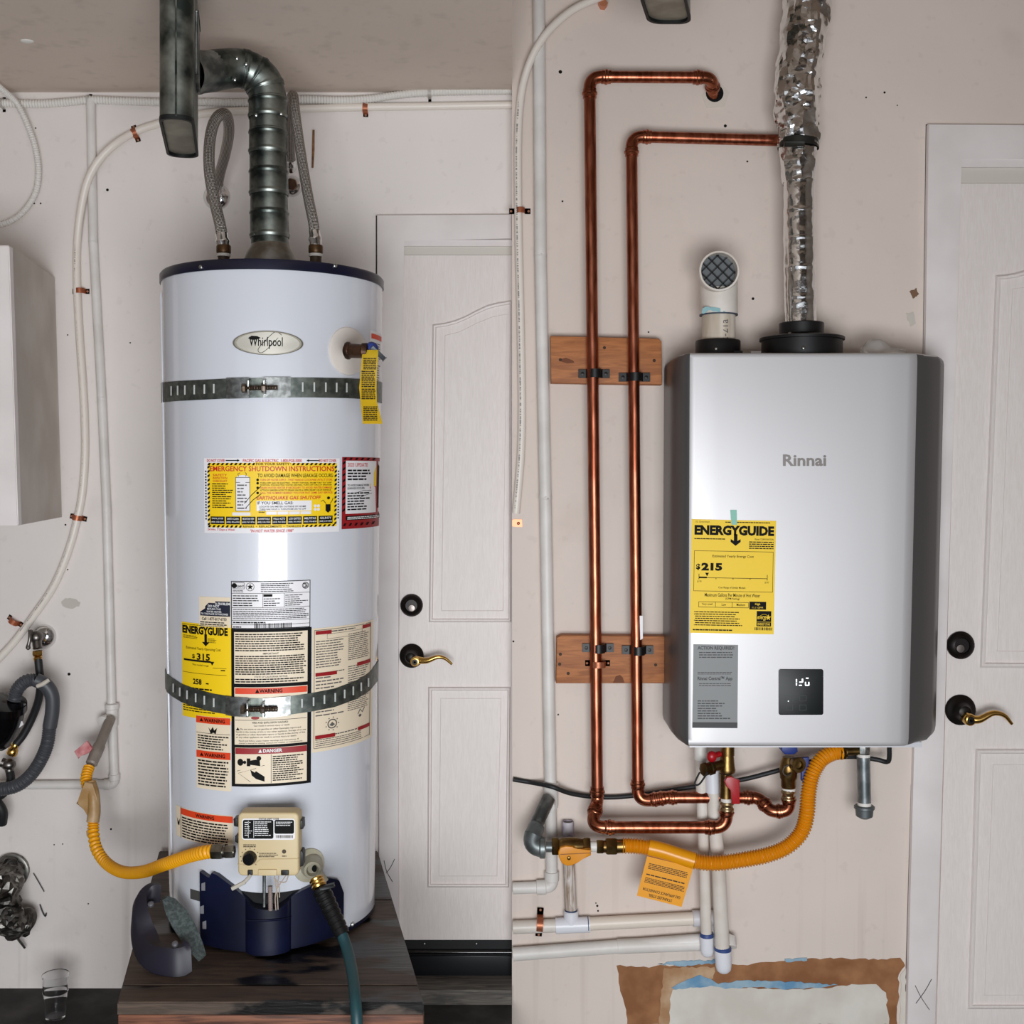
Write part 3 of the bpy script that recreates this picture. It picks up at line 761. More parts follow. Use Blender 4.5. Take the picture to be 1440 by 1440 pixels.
for a, b, h in ((318, 336, 1), (432, 449, -1)):
    y = 647.6; mb.rect((a, y-.7, b, y+.7), f, L2)
    t_ = b if h > 0 else a; mb.flat([(t_+h*1.5, y), (t_-h*2, y-2), (t_-h*2, y+2)], f, L2)
mb.greek((299, 679, 328, 715), 12, f, L2, 5, .45, .4)
for i in range(8): mb.rect((296.5+i*21.6, 726.5, 316.2+i*21.6, 737.4), f, L2, 2)
mb.greek((364, 717.6, 374, 721.4), 2, f, L3, 3, .5)
mb.tube([f(x, y, L2) for x, y in ((367, 684), (354, 696), (344, 708))], .0007, 5); mb.tube([f(x, y, L2) for x, y in ((368, 694), (356, 703), (346, 714))], .0007, 5)
for t, y in (('IF YOU SMELL GAS:', 705.2), ):
    mb.text(t, (362, y, 412, y+4.2), f, L3, .015)
mb.text('LOCATE GAS METER OUTSIDE OF HOME', (365, 711.2, 430, 713.6), f, L3, .015)
mb.text('TURN GAS VALVE ¼ TURN FROM ON TO OFF', (365, 715, 430, 717.2), f, L3, .015)
mb.flat(circ(461, 720, 2, 10), f, L2); mb.flat(circ(461.5, 701, 2.2, 10), f, L2)
for k in (461,): mb.rect((457.5, 710, 464.5, 720), f, L2); mb.tube([f(x, y, L2) for x, y in ((458, 709), (454, 704), (451, 706))], .0006, 5); mb.tube([f(x, y, L2) for x, y in ((464, 709), (467, 704), (468, 701))], .0006, 5)
mb.greek((289.2, 661, 291.2, 732), 18, f, L2, 9, .5, 0); mb.greek((474.2, 661, 476.2, 732), 18, f, L2, 10, .5, 0)
obj('black_lettering', mb, BLACK, s)
mb = MB(); mb.rect((361, 704.2, 438, 718.4), f, L2, 6)
for i in range(4): mb.rect((374.5+i*16, 719.4, 389.3+i*16, 723.6), f, L2, 2)
for i in (0, 1):
    for j in (0, 1): mb.flat(circ(443+i*4.5, 712+j*5, 2.2, 8), f, L2)
mb.rect((331.5, 671, 352, 719), f, L2, 3); mb.flat(circ(341.7, 670.5, 8, 12, .3), f, L2); mb.rect((327, 720.5, 352.5, 725), f, L2, 2)
obj('white_field', mb, WSTICK, s)
mb = MB(); mb.frame((331.5, 671, 352, 719), .8, f, L3, 2); mb.rect((331.5, 678, 352, 678.8), f, L3); mb.greek((334, 680, 349, 717), 8, f, L3, 8, .4, .5)
mb.tube([f(x, y, L3) for x, y in ((336, 670), (335, 666.5), (338, 665))], .0006, 5); mb.tube([f(x, y, L3) for x, y in ((346, 670), (347, 666), (345, 664.5))], .0006, 5)
obj('heater_drawing', mb, INKG, s)
mb = MB()
for i, (t, u) in enumerate((('SAN JOSE', '(408) 258-8300'), ('SANTA CLARA', '(408) 496-6920'), ('MOUNTAIN VIEW', '(650) 967-8761'), ('SUNNYVALE', '(408) 530-9300'), ('PALO ALTO', '(650) 967-8761'), ('LOS GATOS', '(408) 395-9000'), ('MILPITAS', '(408) 978-8830'), ('GILROY', '(408) 219-4000'))):
    x = 297.3+i*21.6; mb.text(t, (x+1, 728, x+17.2, 731), f, .0021, .01); mb.text(u, (x, 733, x+18.2, 735.8), f, .0021, .008)
obj('white_lettering', mb, INKW, s)
# 2. red update sticker
f = tmap(502, 694)
s = sheet('update_sticker', (480.5, 643, 533, 743), f, INKDR, 'white safety update sticker in a dark red striped border')
obj('white_field', MB().rect((485.5, 648, 533, 722), f, L1, 8), WSTICK, s)
mb = MB(); mb.text('2023 UPDATE', (488, 651, 516, 656.5), f, L2, .01); mb.flat([(528, 684), (519, 685), (530, 722)], f, L2)
obj('red_lettering', mb, INKR, s)
obj('yellow_wedge', MB().flat([(528, 654), (519, 684), (528, 684)], f, L2), YSTICK, s)
mb = MB(); mb.greek((488, 659.5, 520, 676), 4, f, L2, 3, .55, .2)
mb.text('TO AVOID DAMAGE WHEN', (488, 680.8, 518, 683.8), f, L2, .02); mb.text('LEAKAGE OCCURS:', (488, 685, 512, 688), f, L2, .02)
mb.greek((488, 691.5, 521, 718), 7, f, L2, 4, .5, .35)
for i in range(6): mb.flat([(484+i*8, 643.6), (487+i*8, 643.6), (485+i*8, 647), (482+i*8, 647)], f, L2)
for i in range(9): mb.flat([(481, 651+i*8.2), (485, 648+i*8.2), (485, 651+i*8.2), (481, 654+i*8.2)], f, L2)
mb.rect((486, 725, 533, 731), f, L2, 6)
for i in range(6): mb.flat([(484+i*8, 735), (487+i*8, 735), (485+i*8, 739), (482+i*8, 739)], f, L2)
mb.tube([f(x, y, L2) for x, y in ((500, 693), (510, 690), (521, 690))], .0005, 5); mb.tube([f(x, y, L2) for x, y in ((500, 702), (512, 697), (522, 694))], .0005, 5)
mb.flat([(530, 652), (532, 655), (531.5, 716), (529, 716)], f, L2)
obj('black_lettering', mb, BLACK, s)
mb = MB(); mb.greek((488, 726, 532, 730.4), 2, f, L3, 8, .5, 0); obj('white_lettering', mb, INKW, s)
# 3. rating plate
f = tmap(381, 850)
s = sheet('rating_plate', (325.5, 817, 436, 884), f, WSTICK, 'white rating plate sticker with barcode')
mb = MB(); mb.frame((325.5, 817, 436, 884), 1.0, f, L2)
for y in (834, 854, 872, 878): mb.rect((326, y, 435.5, y+.5), f, L2, 8)
mb.rect((369.5, 834, 370, 854), f, L2); mb.rect((399.5, 834, 400, 854), f, L2)
mb.flat(circ(330, 823.4, 3.6, 14), f, L2); mb.text('GIANT', (333, 822.5, 343.5, 826), f, L2, .02)
mb.frame((328, 819, 344, 828), .5, f, L2)
st = [(352+r*sin(k*pi/5), 825-r*cos(k*pi/5)) for k, r in [(k, 4.6 if k % 2 == 0 else 1.9) for k in range(10)]]
mb.flat(st, f, L2)
rg = [f(*p, L2) for p in circ(352, 825, 5.6, 20)]; mb.tube(rg+[rg[0]], .0004, 4)
mb.text('CSA', (426, 821, 432.5, 828), f, L2, .03); rg = [f(*p, L2) for p in circ(429.2, 824.5, 4.3, 16)]; mb.tube(rg+[rg[0]], .0006, 4)
mb.greek((367, 819.5, 414, 833), 5, f, L2, 1, .38, .3); mb.greek((328, 829, 344, 833), 2, f, L2, 2, .4); mb.greek((328, 836, 366, 853), 5, f, L2, 3, .36, .4)
mb.rect((370.5, 835.5, 383, 839), f, L2, 2); mb.greek((371, 840.5, 396, 853), 4, f, L2, 4, .36, .4); mb.greek((401, 836, 433, 853), 6, f, L2, 5, .36, .4)
mb.greek((328, 855.5, 434, 871), 6, f, L2, 6, .4, .08); mb.greek((328, 873.5, 380, 877), 1, f, L2, 7, .5, .4); mb.greek((328, 880, 340, 883), 1, f, L2, 7, .5)
rn = random.Random(5); x = 358
while x < 410:
    w = rn.choice((.5, .8, 1.3)); mb.rect((x, 876.5, x+w, 883.2), f, L2); x += w + rn.choice((.5, .8, 1.1))
obj('lettering', mb, BLACK, s)
# 4. do-not-return sticker
f = tmap(302, 860)
s = sheet('return_notice_sticker', (280.5, 839.5, 324.5, 882), f, CREAM, 'peeling navy and cream return notice sticker')
obj('navy_field', MB().rect((282, 861, 324, 866.5), f, L1, 6).rect((289, 853, 324, 861.2), f, L1, 6).rect((294, 848, 324, 853.2), f, L1, 6).rect((303, 845.5, 324, 848.2), f, L1, 4).flat([(289, 853), (294, 848), (294, 853)], f, L1).flat([(282, 861), (289, 856), (289, 861)], f, L1), INKN, s)
mb = MB(); mb.text('A PROBLEM', (303, 847, 323.5, 850.5), f, L2, .02); mb.text('DO NOT', (293, 850.6, 309, 854.2), f, L2, .02); mb.text('RETURN THIS', (292, 855.2, 311, 857.8), f, L2, .015)
mb.text('WATER HEATER', (291, 859, 312, 861.4), f, L2, .015); mb.text('TO THE PLACE OF PURCHASE', (283, 862.2, 321, 864.8), f, L2, .015)
obj('white_lettering', mb, INKW, s)
mb = MB(); mb.text('Call 1-877-817-6750', (284.5, 868.4, 319, 872.6), f, L2, .015); mb.greek((282, 874, 322, 880), 2, f, L2, 6, .45, .2); obj('lettering', mb, BLACK, s)
# 5. energy guide
f = tmap(292, 945)
s = sheet('energy_guide_sticker', (256.5, 877.5, 325.5, 1012), f, YSTICK, 'yellow energy guide sticker partly under the lower strap')
mb = MB(); mb.text('ENERGYGUIDE', (258, 881.5, 321, 893), f, L2, .05)
mb.flat([(288.5, 892), (292, 892), (292, 903), (295.5, 903), (290.2, 909), (285, 903), (288.5, 903)], f, L2)
mb.text('Estimated Yearly Operating Cost', (263, 911, 311, 915.8), f, L2, 0); mb.text('$', (271, 921.5, 275, 928), f, L2, .02); mb.text('315', (277.5, 919.5, 296, 929), f, L2, .03)
mb.rect((259.5, 929.2, 297, 931.8), f, L2, 6); mb.flat([(296, 930), (302, 930), (299, 935.4)], f, L2); mb.text('This model range', (271, 935, 294, 938), f, L2, 0)
mb.rect((300, 938.5, 319, 939), f, L2, 4); mb.greek((311, 940, 318, 943), 1, f, L2, 2, .5)
mb.rect((257.5, 948, 319, 948.5), f, L2, 6); mb.text('258', (272, 956, 284, 964), f, L2, .03); mb.greek((290, 960, 294, 963), 1, f, L2, 1, .6); mb.greek((268, 968, 300, 972), 1, f, L2, 3, .5)
mb.greek((258, 879, 320, 881), 1, f, L2, 4, .35); mb.greek((259, 895, 279, 900), 3, f, L2, 5, .35); mb.greek((293, 897, 305, 904), 4, f, L2, 6, .35)
mb.greek((258, 994, 318, 1004), 3, f, L2, 7, .4, .3)
obj('lettering', mb, BLACK, s)
# 6. black framed instruction panel
f = tmap(381, 990)
s = sheet('instruction_sticker', (325.5, 884, 437.5, 1106), f, BLACK, 'tall black framed cream sticker with safety instructions')
mb = MB()
for b in ((330, 888.5, 432, 961), (330, 966, 432, 1047), (330.5, 1051, 431.5, 1102)): mb.rect(b, f, L1, 10)
obj('cream_field', mb, CREAM, s)
mb = MB(); mb.rect((331, 967, 431.5, 975.5), f, L2, 10); obj('orange_band', mb, INKO, s)
mb = MB(); mb.rect((331, 1051.5, 431.3, 1060), f, L2, 10); mb.flat(circ(359, 1009, 6, 14, .4), f, L2); obj('red_band', mb, INKDR, s)
mb = MB(); mb.greek((331.5, 890, 430, 916), 8, f, L2, 11, .5, .12); mb.text('IMPORTANT', (370, 917.5, 392, 920), f, L2, .02); mb.greek((331.5, 921, 430, 949), 9, f, L2, 12, .52, .06)
mb.text('STATE OF CALIFORNIA NOTICE', (358, 950, 404, 952.6), f, L2, .012); mb.greek((331.5, 953.2, 430, 960), 2, f, L2, 13, .5, .15)
mb.text('WARNING', (365, 968.5, 397, 974), f, L3, .03); mb.flat([(362, 968.3), (365, 974), (359, 974)], f, L3)
mb.rect((331, 1012, 431, 1012.6), f, L2, 8)
mb.text('FIRE AND EXPLOSION HAZARD', (355, 1014.5, 405, 1017.2), f, L2, .015); mb.text('Can result in serious injury or death', (357, 1019, 407, 1021.8), f, L2, .008)
mb.text('Do not store or use gasoline or other flammable vapors and', (338, 1023.6, 423, 1026.6), f, L2, .008); mb.text('liquids in the vicinity of this or any other appliance. Storage of or use', (332, 1027.6, 430, 1030.4), f, L2, .008)
mb.text('of gasoline or other flammable vapors or liquids in the vicinity of this', (332, 1031.4, 429, 1034.2), f, L2, .008); mb.text('or any other appliance can result in serious injury or death.', (332, 1035.2, 417, 1038), f, L2, .008)
mb.flat([(334.5, 1022.5), (337.3, 1026.6), (331.7, 1026.6)], f, L2)
mb.text('Read and follow water heater warnings and instructions. If', (336, 1040.4, 420, 1042.8), f, L2, .008); mb.text("owner's manual is missing, contact the retailer or manufacturer.", (336, 1043.6, 426, 1046), f, L2, .008)
mb.rect((381, 1061, 381.6, 1101.5), f, L2)
mb.greek((383.5, 1062.5, 428, 1099), 12, f, L2, 14, .5, .3)
mb.flat(circ(338, 1071.5, 4.2, 12, 1.2), f, L2); mb.flat(circ(344, 1071.5, 2.4, 8), f, L2); mb.flat([(347, 1066), (352, 1066), (352, 1077), (347, 1077)], f, L2); mb.flat([(352, 1069), (365, 1067), (366, 1077), (352, 1075)], f, L2); mb.flat(circ(364, 1066, 3.5, 8), f, L2)
mb.flat([(352, 1082), (358, 1086), (360, 1084), (372, 1092), (372, 1099), (360, 1095), (354, 1090)], f, L2)
mb.tube([f(x, y, L2) for x, y in ((333, 1084), (372, 1076))], .0004, 4); mb.tube([f(x, y, L2) for x, y in ((352, 1099), (335, 1087), (360, 1080))], .0004, 4)
obj('lettering', mb, BLACK, s)
mb = MB(); mb.text('DANGER', (370, 1053, 397, 1058), f, L3, .03); mb.flat([(366, 1053), (368.5, 1058), (363.5, 1058)], f, L3); obj('white_lettering', mb, INKW, s)
# 7. two-column operating instructions
f = tmap(478, 965)
s = sheet('operating_instructions_sticker', (438.5, 880, 523.5, 1052), f, CREAM, 'cream two-column operating instructions sticker with dark red headings')
mb = MB(); mb.frame((441, 882.5, 520, 1047), .7, f, L2)
mb.greek((443.5, 897, 484, 936), 11, f, L2, 21, .36, .3); mb.greek((488.5, 892, 518, 931), 14, f, L2, 22, .36, .15); mb.greek((443.5, 947, 484, 966), 4, f, L2, 23, .34, .5); mb.greek((488.5, 938, 518, 976), 12, f, L2, 24, .34, .2)
mb.greek((465, 884, 500, 888), 1, f, L2, 25, .4); mb.greek((468, 941, 486, 944), 1, f, L2, 26, .4); mb.greek((443.5, 984, 484, 1004), 4, f, L2, 27, .3, .4); mb.greek((488.5, 984, 518, 1003), 7, f, L2, 28, .34, .1); mb.greek((443.5, 1034, 515, 1045), 4, f, L2, 29, .34, .2)
mb.greek((470, 1029, 505, 1032.5), 1, f, L2, 30, .4)
mb.frame((459, 889, 508, 896), .4, f, L2)
rg = [f(*p, L2) for p in circ(467, 1015.5, 6, 18)]; mb.tube(rg+[rg[0]], .0012, 5); mb.flat([(463, 1017), (467, 1013), (471, 1017), (467, 1019)], f, L2)
for k in range(9):
    a = k*2*pi/9; mb.flat(circ(467+9*cos(a), 1015.5+9*sin(a), .9, 6), f, L2)
mb.tube([f(x, y, L2) for x, y in ((503, 1010), (506, 1004), (509, 1009), (512, 1003))], .0009, 5); mb.flat(circ(506, 1013, 2, 8), f, L2)
obj('lettering', mb, INKG, s)
mb = MB()
for b in ((443, 884, 465, 889), (508, 884, 519.5, 889), (443, 942, 473, 947), (501, 936, 519.5, 941), (443, 1029, 471, 1034), (503, 1029, 519.5, 1034)): mb.rect(b, f, L3, 3)
obj('red_heading', mb, INKDR, s)
# 8. small double warning
f = tmap(300, 1058)
s = sheet('double_warning_sticker', (276.5, 1008, 325, 1111), f, CREAM, 'narrow cream sticker with two orange warning bands')
mb = MB(); mb.rect((277, 1008.5, 324.5, 1018), f, L2, 5); mb.rect((277, 1057, 324.5, 1067), f, L2, 5); obj('orange_band', mb, INKO, s)
mb = MB(); mb.text('WARNING', (288, 1010.5, 317, 1016), f, L3, .03); mb.text('WARNING', (288, 1059.5, 317, 1065), f, L3, .03)
for y in (1010.5, 1059.5): mb.flat([(284.5, y), (287, y+5), (282, y+5)], f, L3)
mb.flat([(294, 1023), (297, 1027), (300, 1022), (302, 1027), (306, 1023), (304, 1032), (301, 1030), (297, 1032)], f, L2)
mb.greek((279, 1034, 322, 1055), 6, f, L2, 31, .5, .25); mb.greek((279, 1069, 322, 1107), 9, f, L2, 32, .5, .15); mb.rect((277, 1031.5, 324, 1032), f, L2, 4)
obj('lettering', mb, BLACK, s)
# 9. curved warning behind the gas line
f = tmap(288, 1165)
s = sheet('curved_warning_sticker', (248.5, 1143, 328, 1187), f, CREAM, 'cream warning sticker with orange band behind the yellow gas line')
obj('orange_band', MB().rect((255.5, 1144, 328, 1153), f, L2, 8), INKO, s)
mb = MB(); mb.text('WARNING', (276, 1146, 302, 1151), f, L3, .03); mb.greek((257, 1155, 326, 1186), 8, f, L2, 33, .5, .15); mb.rect((255, 1143, 255.6, 1187), f, L2); mb.flat([(250, 1160), (252, 1166), (254, 1160), (253, 1170), (251, 1170)], f, L2)
obj('lettering', mb, BLACK, s)
# 10. sticker at the right edge behind the relief valve
f = tmap(526, 515)
s = sheet('valve_warning_sticker', (519.5, 466, 535, 566), f, WSTICK, 'narrow white and red sticker at the right edge of the tank')
obj('red_band', MB().rect((521, 470, 535, 477), f, L2, 4), INKO, s)
mb = MB(); mb.greek((521, 481, 534, 535), 16, f, L2, 41, .4, .2); obj('lettering', mb, INKG, s)
obj('grey_band', MB().rect((520, 540, 535, 565), f, L2, 4), mat('label_grey', (120, 118, 130), .5), s)
# small dark slot plate low on the left
f = tmap(276, 1262)
obj('vent_slot', MB().rect((268, 1252, 288, 1266), f, .0008, 4), mat('slot_dark', (70, 70, 68), .6), tank)

# relief valve and yellow tag
f = tmap(490, 500)
e = MB(); e.rings([[f(489+27*s*cos(2*pi*k/40), 494+34*s*sin(2*pi*k/40), l) for k in range(40)] for s, l in ((1, 0), (.98, .003), (.9, .0042), (.3, .0045))], False, True)
obj('valve_plate', e, mat('ivory_plate', (222, 214, 206), .4), tank, label='ivory round plate behind the relief valve')
rv = obj('relief_valve', None or MB().cyl(f(489, 493, 0), P(490, 493, .70), .011).cyl(P(488, 493, .70), P(512, 494, .72), .0145, .0135, 18).lathe(P(485, 493, .70), XDIR, [(0, .015), (.004, .0175), (.009, .0175), (.012, .015)], 20).lathe(P(509, 494, .718), XDIR, [(0, .016), (.01, .0165), (.013, .012)], 18), mat('dark_brass', (96, 70, 52), .42, .8, var=(60, 44, 36), vscale=40), tank, label='dark brass relief valve')
obj('valve_cap', MB().lathe(P(523, 490, .712), YDIR, [(-.01, .0125), (.008, .0125), (.013, .009), (.014, .004)], 16), BLUEP, rv)
obj('lever', MB().obox(P(532, 497, .727), Vector((.72, 0, -.69)), Vector((0, -1, 0)), Vector((.69, 0, .72)), .017, .0035, .0045, .001), mat('grey_lever', (60, 66, 70), .4, .5), rv)
tg = []
for (xl, xr, y, d) in ((510, 532, 492, .731), (508.5, 531.5, 505, .734), (507.5, 530, 520, .730), (505, 529.5, 545, .727), (507, 530, 565, .733), (510, 538, 596, .742)):
    tg.append(((xl, y, d), (xr, y, d)))
def tagf(px, py, l=0):
    for a, b in zip(tg, tg[1:]):
        if a[0][1] <= py <= b[0][1]:
            t = (py-a[0][1])/(b[0][1]-a[0][1])
            return P(px, py, a[0][2]+(b[0][2]-a[0][2])*t + l)
    return P(px, py, tg[-1][0][2]+l)
mb = MB()
mb.rings([[P(a[0], a[1], a[2]) for a in (r[0], ((r[0][0]+r[1][0])/2, r[0][1], r[0][2]+.0015), r[1])] for r in tg], False, False, closed=False)
bmesh.ops.solidify(mb.bm, geom=list(mb.bm.faces), thickness=-.0006)
tgo = obj('tag', mb, YTAG, rv, label='long yellow paper tag on the relief valve')
mb = MB(); mb.greek((511, 503, 529.5, 520), 7, tagf, .0024, 1, .55, .05); mb.greek((508.5, 521, 528, 545), 9, tagf, .0024, 2, .55, .05); mb.greek((508.5, 546, 528, 562), 6, tagf, .0024, 3, .55, .05); mb.greek((511, 571, 531, 592), 8, tagf, .0024, 4, .55, .05)
o = obj('fine_print', mb, BLACK, tank); o['kind'] = 'stuff'

# nipples on the tank top
for px, lbl in ((314.5, 'brown and white nipple on the left of the tank top'), (444, 'brown and white nipple on the right of the tank top')):
    mb = MB().cyl(P(px, 400, .46), P(px, 352, .46), .0125, seg=16)
    nb = obj('nipple', mb, mat('dark_nipple', (74, 58, 46), .5, .3), tank, label=lbl)
    obj('collar', MB().lathe(P(px, 361, .46), ZUP, [(0, .0145), (.006, .0145), (.007, .012)], 16), WHITEP, nb)
    obj('coupling_nut', MB().lathe(P(px, 356, .46), ZUP, [(0, .0150), (.002, .0158), (.014, .0158), (.017, .0146)], 18), mat('brown_nut', (92, 68, 44), .4, .7), nb)
# draft hood
k = M(DT)
obj('draft_hood', MB().lathe(P(380, 395, DT), ZUP, [(0, .056), (.045, .056), (.062, .050), (.072, .043), (.08, .0405)], 32, False, False), mat('draft_hood_steel', (160, 160, 156), .5, .8, var=(120, 112, 100), vscale=20), tank)

# gas control
ctl = obj('gas_control', MB().prism(rrect(334.5, 1143, 420, 1232, 7), .705, .742, .004), BEIGE, tank, label='beige gas control box with black temperature dial')
DCN = .742; fc = lambda x, y, l=0: P(x, y, DCN+l)
mb = MB().flat(rrect(340, 1151, 415, 1181, 4), fc, .0008); lb = obj('label_border', mb, WSTICK, ctl)
mb = MB(); mb.flat(rrect(341.5, 1153, 384.5, 1179.5, 2.5), fc, .0012); mb.flat(rrect(386, 1153, 413.5, 1172.5, 2.5), fc, .0012); obj('label_field', mb, BLACK, ctl)
mb = MB(); mb.greek((358, 1154.5, 383, 1176), 8, fc, .0016, 3, .4, .3); mb.greek((388, 1155, 412, 1162), 3, fc, .0016, 4, .4, .2)
for x in (349, 356.5): mb.rect((x, 1154, x+.5, 1178), fc, .0016)
mb.greek((344, 1155, 355, 1176), 7, fc, .0016, 5, .3, .4)
obj('white_lettering', mb, INKW, ctl)
mb = MB(); mb.text('STATUS LIGHT CODE', (364, 1150.3, 392, 1152.8), fc, .0017, .02); rn = random.Random(2); x = 388
while x < 411: w = rn.choice((.5, 1)); mb.rect((x, 1174.5, x+w, 1178.5), fc, .0016); x += w+.6
mb.greek((342, 1187, 362, 1192), 2, fc, .0008, 6, .5); mb.greek((364.5, 1199, 391, 1206), 3, fc, .0008, 7, .45)
for kk in range(11):
    a = radians(130 + kk*28); mb.flat(circ(351.5+13*cos(a), 1206+13*sin(a), .8, 6), fc, .0008)
mb.flat(circ(399.5, 1197.5, 3, 12), fc, .0008); mb.greek((396.5, 1203, 403, 1205), 1, fc, .0008, 8, .6)
obj('lettering', mb, mat('brown_ink', (70, 56, 40), .6), ctl)
mb = MB().lathe(fc(351.5, 1206), YDIR, [(0, .0135), (.002, .0128), (.012, .0118), (.014, .0105), (.0142, .002)], 28); mb.obox(fc(351.5, 1206, .015), XDIR, YDIR, ZUP, .0015, .002, .009)
obj('knob', mb, BLKG, ctl, label='black temperature dial')
obj('backplate', MB().prism(rrect(341, 1150, 416, 1222, 4), .63, .7055, .002), mat('dark_bracket', (58, 60, 58), .5, .4), ctl)
mb = MB().prism([(334, 1215), (357, 1215), (366, 1208), (420, 1207), (420, 1208), (367, 1209), (358, 1216), (334, 1216)], DCN-.001, DCN+.001); obj('seam', mb, mat('beige_shade', (186, 164, 122), .5), ctl)
obj('lower_cover', MB().prism(rrect(363, 1223, 389, 1231.6, 1.5), DCN-.002, DCN+.004, .001), BEIGE, ctl)
obj('igniter_button', MB().prism(rrect(395, 1224, 406, 1231, 1), DCN-.002, DCN+.003, .001), BLKP, ctl)
obj('plug', MB().prism(rrect(348, 1224, 355, 1231, 1), DCN-.002, DCN+.004, .001), BLKP, ctl)
for pts in ([(420, 1153), (425.5, 1154), (426, 1166), (420, 1167)], [(420, 1197), (425, 1197), (426.5, 1202), (426, 1218), (420, 1220)], [(328, 1152), (334.5, 1150), (334.5, 1163), (329, 1162)], [(330.5, 1176), (334.5, 1173), (334.5, 1186), (330.5, 1184)], [(346, 1143), (362, 1140), (405, 1140), (415, 1143)]):
    obj('bracket', MB().prism(pts, .70, .725, .001), BLKP, ctl)
obj('wire_stub', MB().tube(resample(catmull(PX([(352, 1231, .744), (347, 1237, .75), (340, 1243, .752)]), 6), .002), .0035, 8).tube(PX([(345, 1240, .752), (326, 1250, .755)]), .004, 8), mat('dirty_white', (186, 180, 168), .6), ctl)
obj('burner_tube', MB().cyl(P(371.5, 1230, .71), P(371.5, 1275, .71), .0032, seg=10), GALV, ctl)
mb = MB()
for pts in ([(386, 1232), (388, 1245), (390, 1260), (391, 1279)], [(392, 1232), (390, 1246), (387, 1262), (388, 1280)], [(402, 1231), (396, 1240), (388, 1252)], [(406, 1229), (402, 1240), (393, 1240)], [(385, 1234), (392, 1244), (393, 1262)]):
    mb.tube(resample(catmull([P(x, y, .725) for x, y in pts], 6), .003), .0011, 6)
obj('wires', mb, mat('wire_sheath', (176, 160, 146), .5), ctl)
obj('igniter_conduit', MB().tube(resample(PX([(380, 1246, .715), (380.5, 1280, .715)]), .0008), corr(.0042, .0007, .0032), 10), mat('mauve_conduit', (150, 134, 128), .5), ctl)

# burner access: dark opening and navy door
mb = MB()
f = tmap(390, 1270)
mb.flat([], f) if False else None
cols = []
for i in range(25):
    px = 322+ (462-322)*i/24; u = (px-392)/70
    cols.append([f(px, 1252 + 7*(1-u*u) - 4, .0012), f(px, 1300, .0012)])
mb.rings(cols, False, False, closed=False)
obj('burner_opening', mb, mat('burner_dark', (8, 8, 9), .8), tank)
f = tmap(380, 1300)
mb = MB(); top = [(287, 1232), (296, 1237), (310, 1241), (330, 1255), (345, 1268), (352, 1274), (358, 1280), (375, 1283), (392, 1283), (402, 1277), (410, 1271), (425, 1265), (445, 1259), (458, 1256), (471, 1262), (478, 1284)]
def topy(px):
    for a, b in zip(top, top[1:]):
        if a[0] <= px <= b[0]: return a[1]+(b[1]-a[1])*(px-a[0])/(b[0]-a[0])
    return top[-1][1]
cols = []
for i in range(61):
    px = 287 + (478-287)*i/60; x = (px-378)/29.0
    bulge = .020*max(0, 1-x*x)**.5 if abs(x) < 1 else 0
    base = .012
    zt = topy(px) - 12 if px > 300 else topy(px) - 4
    yb = 1329 + 6*(1-((px-378)/95)**2)
    cols.append([f(px, zt, .001), f(px, zt, base+bulge), f(px, yb, base+bulge), f(px, yb, .001)])
mb.rings(cols, True, True)
dr = obj('burner_door', mb, NAVY, tank, label='navy painted burner access door with rounded centre')
for yy in (1288, 1341):
    mb = MB().tube([f(378+29*s, yy + (3 if yy > 1300 else -3)*(1-s*s), .0125+.0215*max(0, 1-s*s)**.5) for s in [q/12 for q in range(-12, 13)]], .0022, 8); obj('rib', mb, NAVY, dr)
mb = MB()
for px, py in ((290, 1244), (288, 1277), (291, 1298)): mb.flat([(px, py), (px+5, py-3), (px+5, py+9), (px, py+10)], f, .0135)
obj('hinge_tab', mb, mat('silver_chip', (150, 150, 156), .5, .4), dr)
obj('cap_screw', MB().lathe(thit(494, 1300, .002), YDIR, [(-.002, .005), (.003, .0045), (.0045, .002)], 10), ZINC, tank)
# drain valve
f = tmap(437, 1215)
e = MB(); e.rings([[f(434+22*s*cos(2*pi*k/30), 1216+24*s*sin(2*pi*k/30), l) for k in range(30)] for s, l in ((1, 0), (.97, .003), (.3, .0035))], False, True)
dv = obj('drain_valve', e.lathe(f(437, 1216, .003), Vector((.25, -1, 0)), [(0, .023), (.012, .022), (.02, .019), (.03, .0165), (.032, .012), (.022, .009), (.02, .001)], 24).cyl(f(439, 1222, .018), f(446, 1238, .03), .011, .012, 16), mat('aged_white', (196, 192, 176), .5, var=(168, 162, 140), vscale=20), tank, label='aged white plastic drain valve')
obj('bore', MB().lathe(f(437, 1216, .026), Vector((.25, -1, 0)), [(0, .0075), (.001, .0075)], 14), BLACK, dv)

